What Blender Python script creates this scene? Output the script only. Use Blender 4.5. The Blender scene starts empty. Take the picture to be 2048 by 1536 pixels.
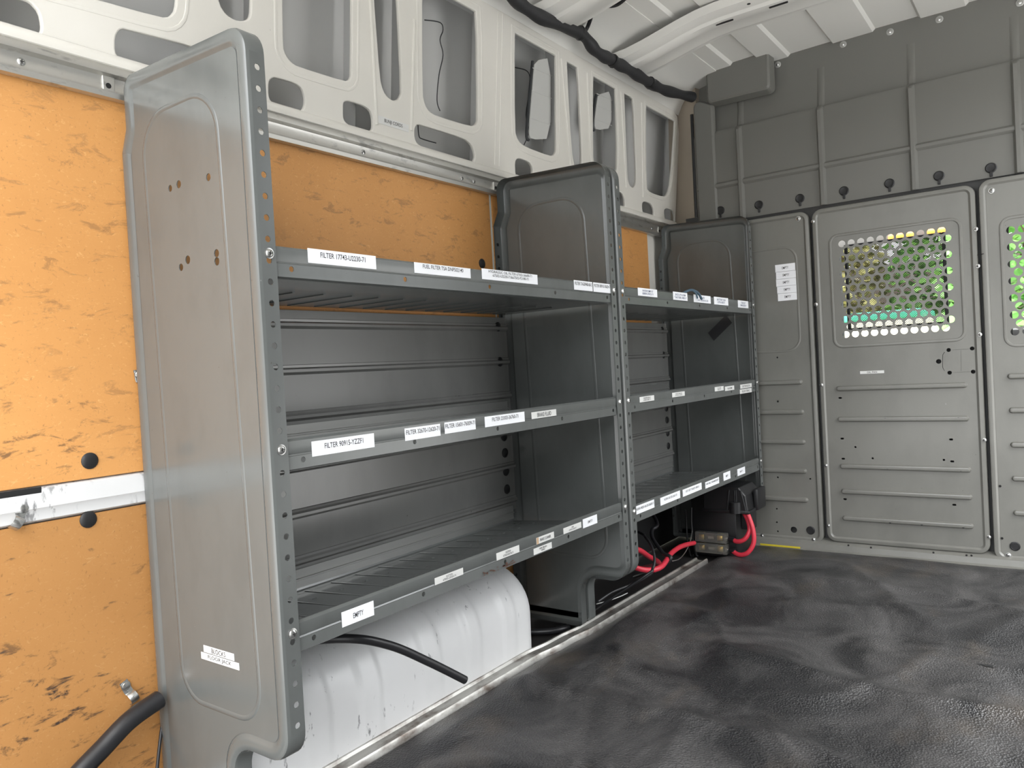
import bpy, bmesh, math, random
from mathutils import Vector, Matrix, noise
C = bpy.context.scene.collection
SC = bpy.context.scene
R = random.Random(7)

# ------------------------------------------------------------------ camera
YAW, PITCH, ROLL, F = 0.6324464614789377, -0.019174324782753542, -0.05568737560992187, 1521.6893821285532
def cam_axes():
    cy, sy, cp, sp, cr, sr = math.cos(YAW), math.sin(YAW), math.cos(PITCH), math.sin(PITCH), math.cos(ROLL), math.sin(ROLL)
    f = Vector((-sy * cp, cy * cp, sp)); rt = Vector((cy, sy, 0)); up = rt.cross(f)
    return cr * rt + sr * up, -sr * rt + cr * up, f
CR, CU, CF = cam_axes()
def ray(px, py):
    return CF + CR * ((px - 1024) / F) + CU * ((768 - py) / F)
def at(px, py, ax, v):            # the point of the plane ax = v seen at a photo pixel
    d = ray(px, py); return d * (v / d['xyz'.index(ax)])
def on_plane(px, py, p, n):
    d = ray(px, py); return d * (p.dot(n) / d.dot(n))
cam = bpy.data.cameras.new('camera'); camo = bpy.data.objects.new('camera', cam); C.objects.link(camo)
cam.sensor_width = 36; cam.sensor_fit = 'HORIZONTAL'; cam.lens = F / 2048 * 36; cam.clip_start = 0.01
M = Matrix((CR, CU, -CF)).transposed().to_4x4(); camo.matrix_world = M
SC.camera = camo

# ------------------------------------------------------------------ materials
MATS = {}
def mat(name, col, rough=0.5, metal=0.0, spec=0.5):
    m = bpy.data.materials.new(name); m.use_nodes = True
    b = m.node_tree.nodes['Principled BSDF']
    b.inputs['Base Color'].default_value = (*col, 1); b.inputs['Roughness'].default_value = rough
    b.inputs['Metallic'].default_value = metal; b.inputs['Specular IOR Level'].default_value = spec
    MATS[name] = m; return m
def nodes(m): return m.node_tree.nodes, m.node_tree.links, m.node_tree.nodes['Principled BSDF']
def coord(m, scale=(1, 1, 1), rot=(0, 0, 0)):
    N, L, b = nodes(m)
    g = N.new('ShaderNodeNewGeometry'); mp = N.new('ShaderNodeMapping')
    mp.inputs['Scale'].default_value = scale; mp.inputs['Rotation'].default_value = rot
    L.new(g.outputs['Position'], mp.inputs['Vector']); return mp.outputs['Vector']
def noise_mask(m, scale, lo, hi, vec=None, detail=4.0, rough=0.6, dist=0.0):
    N, L, b = nodes(m)
    n = N.new('ShaderNodeTexNoise'); n.inputs['Scale'].default_value = scale; n.inputs['Detail'].default_value = detail
    n.inputs['Roughness'].default_value = rough; n.inputs['Distortion'].default_value = dist
    L.new(vec if vec is not None else coord(m), n.inputs['Vector'])
    r = N.new('ShaderNodeMapRange'); r.inputs['From Min'].default_value = lo; r.inputs['From Max'].default_value = hi
    L.new(n.outputs['Fac'], r.inputs['Value']); return r.outputs['Result']
def mul(m, a, b_):
    N, L, b = nodes(m); x = N.new('ShaderNodeMath'); x.operation = 'MULTIPLY'
    for i, s in enumerate((a, b_)):
        if isinstance(s, (int, float)): x.inputs[i].default_value = s
        else: L.new(s, x.inputs[i])
    return x.outputs[0]
def mix(m, fac, a, b_):
    N, L, b = nodes(m); x = N.new('ShaderNodeMix'); x.data_type = 'RGBA'
    if isinstance(fac, (int, float)): x.inputs[0].default_value = fac
    else: L.new(fac, x.inputs[0])
    for i, s in ((6, a), (7, b_)):
        if isinstance(s, tuple): x.inputs[i].default_value = (*s, 1)
        else: L.new(s, x.inputs[i])
    return x.outputs[2]
def setcol(m, s): N, L, b = nodes(m); L.new(s, b.inputs['Base Color'])
def setrough(m, s): N, L, b = nodes(m); L.new(s, b.inputs['Roughness'])
def bump(m, h, strength=0.3, dist=0.01):
    N, L, b = nodes(m); x = N.new('ShaderNodeBump'); x.inputs['Strength'].default_value = strength
    x.inputs['Distance'].default_value = dist; L.new(h, x.inputs['Height']); L.new(x.outputs['Normal'], b.inputs['Normal'])

GREY = (0.110, 0.117, 0.114)
def worn_grey(name, col=GREY, rough=0.27):
    m = mat(name, col, rough)
    dirt = noise_mask(m, 9, .45, .8, coord(m, (1, 1, .5)))
    c = mix(m, dirt, col, tuple(v * .84 for v in col))
    spots = noise_mask(m, 85, .735, .78, detail=3)
    c = mix(m, mul(m, spots, .8), c, (.055, .05, .045))
    chips = noise_mask(m, 60, .755, .80, coord(m, (1, 1, .4), (0.5, .2, .3)), detail=5)
    c = mix(m, mul(m, chips, .8), c, (.5, .5, .47))
    setcol(m, c); nd, ln, bs = nodes(m); bs.inputs['Coat Weight'].default_value = .35; bs.inputs['Coat Roughness'].default_value = .14
    return m
M_STEEL = worn_grey('grey_paint')
M_BACK = worn_grey('grey_back_paint', (.205, .205, .195), .25); M_BACK.node_tree.nodes['Principled BSDF'].inputs['Coat Weight'].default_value = .8; M_BACK.node_tree.nodes['Principled BSDF'].inputs['Coat Roughness'].default_value = .26
M_BARE = mat('bare_sheet_steel', (.50, .50, .48), .3, .75)
M_BULK = worn_grey('grey_partition_paint', (0.185, 0.182, 0.164), .36)
M_PLASTIC_GREY = mat('grey_moulded_plastic', (0.165, 0.163, 0.149), .40)
M_WHITE = mat('white_body_paint', (.60, .60, .58), .38)
c = mix(M_WHITE, noise_mask(M_WHITE, 2.5, .4, .8), (.77, .745, .69), (.70, .68, .625))
s = mul(M_WHITE, noise_mask(M_WHITE, 48, .70, .74, coord(M_WHITE, (1, 1, .35)), 5), .75)
s2 = noise_mask(M_WHITE, 3.2, .5, .62)
setcol(M_WHITE, mix(M_WHITE, mul(M_WHITE, s, s2), c, (.10, .10, .10)))
M_CAVITY = mat('grey_primer', (.57, .57, .56), .5)
M_STIFF = mat('pale_grey_primer', (.55, .55, .53), .45)
def scuffed(name, v, lo, hi):
    m = mat(name, (v, v, v), .35)
    c = mix(m, noise_mask(m, 4, .4, .8), (v, v, v), (v * .9, v * .9, v * .9))
    s = mul(m, noise_mask(m, 75, lo, hi, coord(m, (1, .8, .32), (.4, .3, 0)), 5), noise_mask(m, 5, .46, .58))
    setcol(m, mix(m, mul(m, s, .8), c, (.12, .12, .125))); return m
M_WHITE_SCUFF = scuffed('scuffed_white_paint', .78, .63, .68)
M_RAIL = scuffed('scuffed_rail_paint', .70, .57, .65)
M_ROOF = mat('pale_grey_roof_paint', (.78, .77, .73), .4)
M_BEIGE = mat('beige_primer', (.42, .36, .29), .6)
M_ALU = mat('brushed_aluminium', (.62, .61, .58), .34, 1.0)
s = noise_mask(M_ALU, 30, .6, .72, coord(M_ALU, (1, .6, 2)))
setcol(M_ALU, mix(M_ALU, mul(M_ALU, s, .6), (.66, .65, .62), (.25, .25, .25)))
setrough(M_ALU, noise_mask(M_ALU, 25, -.5, 1.8, coord(M_ALU, (1, .05, 6))))
M_TRACK = mat('worn_steel_track', (.5, .49, .46), .42, .85)
s = noise_mask(M_TRACK, 22, .48, .7, coord(M_TRACK, (1, .5, 1)))
setcol(M_TRACK, mix(M_TRACK, s, (.55, .54, .51), (.16, .13, .11)))
M_ZINC = mat('zinc_screw', (.56, .56, .545), .26, .92)
M_WASHER = mat('grey_washer', (.42, .42, .40), .35, .3)
M_BLACK = mat('black_plastic', (.014, .014, .015), .42)
M_RUBBER = mat('black_rubber', (.016, .016, .018), .38)
M_TAPE = mat('black_cloth_tape', (.022, .022, .024), .62)
bump(M_TAPE, noise_mask(M_TAPE, 120, 0, 1), .25, .002)
M_DARK = mat('dark_void', (.01, .01, .01), .8)
M_PAPER = mat('white_label_paper', (.90, .91, .94), .45)
M_PAPER_WARM = mat('white_label_tape', (.72, .72, .70), .5)
M_TAN = mat('tan_backing', (.55, .38, .24), .6)
M_INK = mat('label_ink', (.015, .015, .02), .6)
M_BLUEINK = mat('label_blue_ink', (.04, .06, .16), .6)
M_RED = mat('red_cable', (.62, .035, .06), .4)
M_BRASS = mat('brass', (.75, .55, .18), .28, 1.0)
M_BLUE = mat('blue_grey_cord', (.055, .10, .14), .5)
M_YELLOW = mat('yellow_tape', (.6, .48, .03), .5)
M_CLEAR = mat('smoked_clear_plastic', (.8, .77, .7), .1)
N_, L_, b_ = nodes(M_CLEAR); b_.inputs['Transmission Weight'].default_value = .9; b_.inputs['IOR'].default_value = 1.3
M_FOAM = mat('black_sealant', (.04, .042, .045), .7)
M_RUST = mat('rust', (.10, .045, .03), .8)

M_BOARD = mat('hardboard', (.5, .26, .1), .55)
vec = coord(M_BOARD)
c = mix(M_BOARD, noise_mask(M_BOARD, 3.0, .3, .75, vec), (.68, .33, .105), (.58, .27, .08))
fib = noise_mask(M_BOARD, 170, .60, .74, coord(M_BOARD, (1, .55, 1.0), (.5, .2, 0)), 3, .55, 1.5)
c = mix(M_BOARD, mul(M_BOARD, fib, .55), c, (.80, .46, .19))
fib2 = noise_mask(M_BOARD, 240, .62, .75, coord(M_BOARD, (1, 1, .6), (.1, .7, 0)), 3)
c = mix(M_BOARD, mul(M_BOARD, fib2, .5), c, (.25, .11, .04))
sc1 = noise_mask(M_BOARD, 30, .555, .63, coord(M_BOARD, (1, .5, 1.3), (.35, 0, 0)), 9, .72, .5)
gate = noise_mask(M_BOARD, 2.6, .34, .48, coord(M_BOARD, (1, 1, 1), (0, 0, 0)), 2)
N_, L_, b_ = nodes(M_BOARD)
sep = N_.new('ShaderNodeSeparateXYZ'); g_ = N_.new('ShaderNodeNewGeometry'); L_.new(g_.outputs['Position'], sep.inputs[0])
low = N_.new('ShaderNodeMapRange'); low.inputs['From Min'].default_value = .18; low.inputs['From Max'].default_value = -.35
low.inputs['To Min'].default_value = .35; low.inputs['To Max'].default_value = 1.0
L_.new(sep.outputs['Z'], low.inputs['Value'])          # the lower boards are scuffed more by cargo
c = mix(M_BOARD, mul(M_BOARD, mul(M_BOARD, sc1, gate), low.outputs['Result']), c, (.06, .038, .028))
sc2 = noise_mask(M_BOARD, 46, .64, .71, coord(M_BOARD, (1, .35, 1.2), (-.4, 0, 0)), 5)
c = mix(M_BOARD, mul(M_BOARD, mul(M_BOARD, sc2, low.outputs['Result']), .8), c, (.07, .05, .04))
setcol(M_BOARD, c)

M_BOARD_LOW = M_BOARD.copy(); M_BOARD_LOW.name = 'darker_hardboard'      # copy for the low board, all its colours darkened evenly
for n_ in M_BOARD_LOW.node_tree.nodes:
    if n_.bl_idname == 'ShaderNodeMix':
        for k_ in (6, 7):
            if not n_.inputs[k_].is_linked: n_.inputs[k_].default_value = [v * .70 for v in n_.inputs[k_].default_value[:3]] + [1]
M_MAT = mat('black_rubber_mat', (.03, .03, .031), .4, 0, .85)
dust = noise_mask(M_MAT, 4.2, .42, .70, coord(M_MAT, (1, .8, 1)), 7, .62, .8)
c = mix(M_MAT, mul(M_MAT, dust, .85), (.012, .012, .0135), (.105, .101, .100))
tan = mul(M_MAT, noise_mask(M_MAT, 4.5, .56, .78, coord(M_MAT, (1.2, .8, 1), (0, 0, .8)), 6), .55)
c = mix(M_MAT, tan, c, (.12, .095, .07))
fleck = noise_mask(M_MAT, 75, .745, .78, detail=3)
c = mix(M_MAT, mul(M_MAT, fleck, .6), c, (.3, .29, .27))
setcol(M_MAT, c)
setrough(M_MAT, noise_mask(M_MAT, 5, -.4, 1.7, None, 3))
v_ = N2 = None
N_, L_, b_ = nodes(M_MAT)
vo = N_.new('ShaderNodeTexVoronoi'); vo.inputs['Scale'].default_value = 230; L_.new(coord(M_MAT), vo.inputs['Vector'])
bump(M_MAT, vo.outputs['Distance'], .5, .004)
M_FLOOR = mat('dark_floor_liner', (.022, .02, .02), .6)

def leaf_mat(name, a, b__):
    m = mat(name, a, .6); setcol(m, mix(m, noise_mask(m, 6, .35, .65), a, b__)); return m
M_LEAF = leaf_mat('hedge_leaves', (.16, .34, .06), (.05, .13, .03))
M_LEAF2 = leaf_mat('dry_leaves', (.42, .38, .14), (.12, .12, .04))
M_LEAF3 = leaf_mat('bright_leaves', (.30, .60, .18), (.12, .32, .07))
M_BARK = mat('bark', (.12, .08, .05), .8)
M_ASPHALT = mat('pale_asphalt', (.30, .295, .28), .8)
setcol(M_ASPHALT, mix(M_ASPHALT, noise_mask(M_ASPHALT, 20, .3, .7), (.49, .485, .47), (.42, .415, .405)))
M_CREAM = mat('cream_panel', (.80, .74, .55), .5)
M_TEAL = mat('teal_tarp', (.06, .42, .27), .5)
M_CAB = mat('cab_trim', (.05, .05, .05), .6)
M_HEAD = mat('cab_headliner', (.13, .125, .115), .8)
M_FENCE = mat('dark_timber', (.07, .055, .04), .8)
M_AMBER = mat('amber_lamp', (.9, .35, .05), .3)
N_, L_, b_ = nodes(M_AMBER); b_.inputs['Emission Color'].default_value = (1, .30, .03, 1); b_.inputs['Emission Strength'].default_value = .45

# ------------------------------------------------------------------ mesh builder
def rot_frame(d):
    d = d.normalized(); a = Vector((0, 0, 1)) if abs(d.z) < .9 else Vector((1, 0, 0))
    u = d.cross(a).normalized(); return u, d.cross(u)
class MB:
    def __init__(s): s.v = []; s.f = []; s.m = []; s.mats = []
    def mi(s, m):
        if m not in s.mats: s.mats.append(m)
        return s.mats.index(m)
    def add(s, vs, fs, m):
        o = len(s.v); s.v += [Vector(v) for v in vs]; k = s.mi(m)
        for f in fs: s.f.append([o + i for i in f]); s.m.append(k)
    def box(s, a, b, m):
        x0, y0, z0 = a; x1, y1, z1 = b
        s.add([(x0, y0, z0), (x1, y0, z0), (x1, y1, z0), (x0, y1, z0), (x0, y0, z1), (x1, y0, z1), (x1, y1, z1), (x0, y1, z1)],
              [(0, 3, 2, 1), (4, 5, 6, 7), (0, 1, 5, 4), (1, 2, 6, 5), (2, 3, 7, 6), (3, 0, 4, 7)], m)
    def bbox(s, a, b, m, bev=.004, seg=2):
        bm = bmesh.new(); bmesh.ops.create_cube(bm, size=1)
        for v in bm.verts:
            v.co = Vector([(a[i] + b[i]) / 2 + v.co[i] * (b[i] - a[i]) for i in range(3)])
        bmesh.ops.bevel(bm, geom=bm.edges[:], offset=bev, segments=seg, affect='EDGES', profile=.5)
        s.bm(bm, m)
    def bm(s, bm, m, mtx=None):
        bm.verts.index_update()
        s.add([(mtx @ v.co) if mtx else v.co.copy() for v in bm.verts], [[v.index for v in f.verts] for f in bm.faces], m); bm.free()
    def tube(s, pts, r, m, n=10, cap=True, flat=1.0):
        pts = [Vector(p) for p in pts]; k = len(pts); rs = r if isinstance(r, (list, tuple)) else [r] * k
        vs = []; pu = None
        for i, p in enumerate(pts):
            d = (pts[min(i + 1, k - 1)] - pts[max(i - 1, 0)])
            if d.length < 1e-9: d = Vector((0, 0, 1))
            d.normalize()
            if pu is None: u, w = rot_frame(d)
            else:
                u = (pu - d * pu.dot(d)).normalized(); w = d.cross(u)
            pu = u
            for j in range(n):
                t = 2 * math.pi * j / n; vs.append(p + u * (rs[i] * math.cos(t)) + w * (rs[i] * flat * math.sin(t)))
        fs = [(i * n + j, i * n + (j + 1) % n, (i + 1) * n + (j + 1) % n, (i + 1) * n + j) for i in range(k - 1) for j in range(n)]
        if cap: fs += [tuple(range(n))[::-1], tuple((k - 1) * n + j for j in range(n))]
        s.add(vs, fs, m)
    def lathe(s, prof, o, axis, m, n=20):      # prof: (radius, height along axis)
        o = Vector(o); ax = Vector(axis).normalized(); u, w = rot_frame(ax); vs = []; k = len(prof)
        for r, h in prof:
            for j in range(n):
                t = 2 * math.pi * j / n; vs.append(o + ax * h + u * (r * math.cos(t)) + w * (r * math.sin(t)))
        fs = [(i * n + j, i * n + (j + 1) % n, (i + 1) * n + (j + 1) % n, (i + 1) * n + j) for i in range(k - 1) for j in range(n)]
        fs += [tuple(range(n))[::-1], tuple((k - 1) * n + j for j in range(n))]
        s.add(vs, fs, m)
    def sweep(s, prof, path, frame, m, closed=False, caps=True):   # prof 2D; frame(i) -> (origin, A, B)
        k = len(prof); vs = []
        for i in range(len(path)):
            o, A, B = frame(i)
            vs += [o + A * a + B * b for a, b in prof]
        fs = []; kk = k if closed else k - 1
        for i in range(len(path) - 1):
            for j in range(kk):
                fs.append((i * k + j, (i + 1) * k + j, (i + 1) * k + (j + 1) % k, i * k + (j + 1) % k))
        if closed and caps: fs += [tuple(range(k)), tuple((len(path) - 1) * k + j for j in range(k))[::-1]]
        s.add(vs, fs, m)
    def prof_y(s, prof, y0, y1, m, thick=.0015):   # open (x,z) sheet profile drawn along y, given thickness
        P = [Vector(p) for p in prof]; off = []
        for i, p in enumerate(P):
            d = (P[min(i + 1, len(P) - 1)] - P[max(i - 1, 0)]).normalized(); off.append(p + Vector((-d.y, d.x)) * thick)
        ring = [tuple(p) for p in P] + [tuple(p) for p in off[::-1]]
        X, Z = Vector((1, 0, 0)), Vector((0, 0, 1)); ys = (y0, y1)
        s.sweep(ring, ys, lambda i: (Vector((0, ys[i], 0)), X, Z), m, closed=True)
    def plate(s, outer, holes, O, U, V, m, thick=.002, bev=0.0):
        cu = bpy.data.curves.new('t', 'CURVE'); cu.dimensions = '2D'; cu.fill_mode = 'BOTH'
        cu.extrude = max(thick / 2 - bev, 0); cu.bevel_depth = bev; cu.bevel_resolution = 1; cu.offset = -bev
        for ring in [outer] + list(holes):
            sp = cu.splines.new('POLY'); sp.points.add(len(ring) - 1); sp.use_cyclic_u = True
            for i, p in enumerate(ring): sp.points[i].co = (p[0], p[1], 0, 1)
        ob = bpy.data.objects.new('t', cu); me = ob.to_mesh()
        W = U.cross(V)
        s.add([O + U * v.co.x + V * v.co.y + W * v.co.z for v in me.vertices], [list(p.vertices) for p in me.polygons], m)
        ob.to_mesh_clear(); bpy.data.objects.remove(ob); bpy.data.curves.remove(cu)
    def rings(s, outline, prof, O, U, V, m, cap=True, holes=(), skip=(), capthick=.0016):
        W = U.cross(V); n = len(outline); k = len(prof); vs = []; last = None
        for ins, h in prof:
            last = inset(outline, ins); vs += [O + U * p[0] + V * p[1] + W * h for p in last]
        fs = [(i * n + j, i * n + (j + 1) % n, (i + 1) * n + (j + 1) % n, (i + 1) * n + j) for i in range(k - 1) for j in range(n) if not (i in (0,) and j in skip)]
        s.add(vs, fs, m)
        if cap: s.plate(last, holes, O + W * (prof[-1][1]), U, V, m, capthick)
    def bead(s, path, r, h, O, U, V, m, closed=True):    # rounded ridge of half width r and height h along a 2D path
        W = U.cross(V); n = len(path); k = 5; vs = []
        for i, p in enumerate(path):
            a = Vector(path[(i - 1) % n] if closed or i > 0 else p); b = Vector(path[(i + 1) % n] if closed or i < n - 1 else p)
            d = (b - a).normalized(); nn = Vector((-d.y, d.x))
            for j in range(k):
                t = math.pi * j / (k - 1); q = Vector(p) + nn * (r * math.cos(t))
                vs.append(O + U * q.x + V * q.y + W * (h * math.sin(t) - .0004))
        e = n if closed else n - 1
        fs = [(i * k + j, ((i + 1) % n) * k + j, ((i + 1) % n) * k + j + 1, i * k + j + 1) for i in range(e) for j in range(k - 1)]
        s.add(vs, fs, m)
    def text(s, body, O, U, V, w, h, m, align='C', lift=.0004):   # lettering fitted into a w x h box centred on O
        vs, fs = text_geo(body); W = U.cross(V)
        x0 = min(v[0] for v in vs); x1 = max(v[0] for v in vs); y0 = min(v[1] for v in vs); y1 = max(v[1] for v in vs)
        sx = w / (x1 - x0); sy = h / (y1 - y0)
        s.add([O + U * ((v[0] - (x0 + x1) / 2) * sx) + V * ((v[1] - (y0 + y1) / 2) * sy) + W * lift for v in vs], fs, m)
    def mesh(s, name, origin, sharp=35):
        me = bpy.data.meshes.new(name); me.from_pydata([v - origin for v in s.v], [], s.f)
        for m in s.mats: me.materials.append(m)
        me.polygons.foreach_set('material_index', s.m); me.validate(); me.update()
        bm = bmesh.new(); bm.from_mesh(me); bmesh.ops.recalc_face_normals(bm, faces=bm.faces[:]); bm.to_mesh(me); bm.free()
        me.polygons.foreach_set('use_smooth', [True] * len(me.polygons)); me.set_sharp_from_angle(angle=math.radians(sharp))
        return me
    def build(s, name, parent=None, origin=None, sharp=35, **tags):
        if origin is None:
            lo = Vector([min(v[i] for v in s.v) for i in range(3)]); hi = Vector([max(v[i] for v in s.v) for i in range(3)])
            origin = Vector(((lo.x + hi.x) / 2, (lo.y + hi.y) / 2, lo.z))
        o = bpy.data.objects.new(name, s.mesh(name, origin, sharp)); link(o, origin, parent); tag(o, **tags); return o
WORLD = {}
def link(o, loc, parent=None):
    C.objects.link(o); WORLD[o.name] = Vector(loc)
    if parent: o.parent = parent; o.location = Vector(loc) - WORLD[parent.name]
    else: o.location = loc
def tag(o, label=None, cat=None, group=None, kind=None):
    if label: o['label'] = label
    if cat: o['category'] = cat
    if group: o['group'] = group
    if kind: o['kind'] = kind
def empty(name, loc, label, cat, group=None):
    o = bpy.data.objects.new(name, None); o.empty_display_size = .05; link(o, loc); tag(o, label, cat, group); return o
def inst(src, name, loc, parent, rot=None, label=None):
    o = src.copy(); o.name = name; o.parent = None
    C.objects.link(o); WORLD[o.name] = Vector(loc)
    if rot: o.rotation_euler = rot
    if parent: o.parent = parent; o.location = Vector(loc) - WORLD[parent.name]
    else: o.location = loc
    if label: o['label'] = label
    return o
_TX = {}
def text_geo(body):
    if body not in _TX:
        cu = bpy.data.curves.new('t', 'FONT'); cu.body = body; cu.size = 1; cu.resolution_u = 3; cu.offset = .006; cu.align_x = 'CENTER'
        cu.space_line = 1.0
        ob = bpy.data.objects.new('t', cu); me = ob.to_mesh()
        _TX[body] = ([tuple(v.co) for v in me.vertices], [list(p.vertices) for p in me.polygons])
        ob.to_mesh_clear(); bpy.data.objects.remove(ob); bpy.data.curves.remove(cu)
    return _TX[body]
def area2(p): return sum(p[i][0] * p[(i + 1) % len(p)][1] - p[(i + 1) % len(p)][0] * p[i][1] for i in range(len(p)))
def inset(pts, d):
    n = len(pts); out = []; sg = 1 if area2(pts) > 0 else -1
    for i in range(n):
        a, p, b = Vector(pts[i - 1]), Vector(pts[i]), Vector(pts[(i + 1) % n])
        d1, d2 = (p - a).normalized(), (b - p).normalized()
        n1, n2 = Vector((-d1.y, d1.x)), Vector((-d2.y, d2.x)); q = n1 + n2
        if q.length < 1e-6: q = n1.copy()
        q.normalize(); c_ = max(.5, q.dot(n1)); out.append(tuple(p + q * (sg * d / c_)))
    return out
def rounded(pts, seg=6):        # pts: (x, y, r)
    out = []; n = len(pts)
    for i in range(n):
        p = Vector(pts[i][:2]); r = pts[i][2] if len(pts[i]) > 2 else 0
        if r <= 0: out.append(tuple(p)); continue
        a = (Vector(pts[i - 1][:2]) - p); b = (Vector(pts[(i + 1) % n][:2]) - p)
        ang = a.angle(b); t = min(r / math.tan(ang / 2), a.length * .49, b.length * .49); r2 = t * math.tan(ang / 2)
        a.normalize(); b.normalize(); c_ = p + (a + b).normalized() * (r2 / math.sin(ang / 2))
        s0 = p + a * t - c_; s1 = p + b * t - c_; th = s0.angle(s1); sg = 1 if s0.x * s1.y - s0.y * s1.x > 0 else -1
        for k in range(seg + 1):
            q = th * k / seg * sg
            out.append((c_.x + s0.x * math.cos(q) - s0.y * math.sin(q), c_.y + s0.x * math.sin(q) + s0.y * math.cos(q)))
    return out
def circ(x, y, r, n=12, sy=1.0): return [(x + r * math.cos(2 * math.pi * k / n), y + r * sy * math.sin(2 * math.pi * k / n)) for k in range(n)]
def rrect(x0, y0, x1, y1, r, seg=5): return rounded([(x0, y0, r), (x1, y0, r), (x1, y1, r), (x0, y1, r)], seg)
def slit(path, w):
    n = len(path); l, r_ = [], []
    for i in range(n):
        d = (Vector(path[min(i + 1, n - 1)]) - Vector(path[max(i - 1, 0)])).normalized(); nn = Vector((-d.y, d.x)) * w / 2
        l.append(tuple(Vector(path[i]) + nn)); r_.append(tuple(Vector(path[i]) - nn))
    return l + r_[::-1]
def spline(pts, n=8):
    P = [Vector(p) for p in pts]; out = []
    for i in range(len(P) - 1):
        p0, p1, p2, p3 = P[max(i - 1, 0)], P[i], P[i + 1], P[min(i + 2, len(P) - 1)]
        for k in range(n):
            t = k / n; out.append(.5 * ((2 * p1) + (p2 - p0) * t + (2 * p0 - 5 * p1 + 4 * p2 - p3) * t * t + (3 * p1 - p0 - 3 * p2 + p3) * t ** 3))
    out.append(P[-1]); return out
X, Y, Z = Vector((1, 0, 0)), Vector((0, 1, 0)), Vector((0, 0, 1))
ZF = -.77; YB = 3.06

# ------------------------------------------------------------------ shared small parts (prototypes)
def pan_screw(axis, r=.0068):
    b = MB(); b.lathe([(r * 1.25, 0), (r * 1.25, .0012), (r, .0014), (r * .93, r * .45), (r * .6, r * .68), (r * .12, r * .75)], (0, 0, 0), axis, M_ZINC, 18)
    ax = Vector(axis); u, w = rot_frame(ax)
    for d, e in ((u, w), (w, u)):
        q = ax * (r * .775)
        b.add([q + d * r * .5 + e * r * .1, q + d * r * .5 - e * r * .1, q - d * r * .5 - e * r * .1, q - d * r * .5 + e * r * .1], [(0, 1, 2, 3)], M_DARK)
    return b.mesh('screw', Vector((0, 0, 0)))
SCREW_X = bpy.data.objects.new('screw', pan_screw((1, 0, 0)))
SCREW_Y = bpy.data.objects.new('screw', pan_screw((0, -1, 0), .0075))
b = MB(); b.lathe([(.0145, 0), (.0145, .0015), (.011, .004), (.002, .0048)], (0, 0, 0), X, M_BLACK, 20)
CAP_X = bpy.data.objects.new('rivet_cap', b.mesh('rivet_cap', Vector((0, 0, 0))))
b = MB(); b.lathe([(.012, 0), (.012, .002), (.0095, .003), (.009, .0025), (.002, .0025)], (0, 0, 0), (0, -1, 0), M_BLACK, 18)
CAP_Y = bpy.data.objects.new('plug', b.mesh('plug', Vector((0, 0, 0))))

def sticker(parent, O, U, V, w, h, lines, material=M_PAPER, ink=M_INK, fill=.7, tw=.66, label=None, dy=0.0, tab=False):
    b = MB(); W = U.cross(V); t = .0006
    P = lambda x, y, z: O + U * x + V * y + W * z
    w2, h2 = w / 2, h / 2
    b.add([P(-w2, -h2, 0), P(w2, -h2, 0), P(w2, h2, 0), P(-w2, h2, 0), P(-w2, -h2, t), P(w2, -h2, t), P(w2, h2, t), P(-w2, h2, t)],
          [(4, 5, 6, 7), (0, 1, 5, 4), (1, 2, 6, 5), (2, 3, 7, 6), (3, 0, 4, 7)], material)
    if tab: b.add([P(-w2, -h2, t * 1.6), P(-w2 + w * .12, -h2, t * 1.6), P(-w2 + w * .12, h2, t * 1.6), P(-w2, h2, t * 1.6)], [(0, 1, 2, 3)], M_TAN)
    n = len(lines); lh = h * fill / n
    for i, tx in enumerate(lines):
        cw = w * tw * (len(tx) / max(len(q) for q in lines))
        hh = min(lh * .74, cw / max(len(tx), 1) * 1.9)
        b.text(tx, O + V * (dy * h + (n - 1) * lh / 2 - i * lh), U, V, cw, hh, ink, lift=t + .0003)
    return b.build('label_sticker', parent, label=label)

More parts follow.
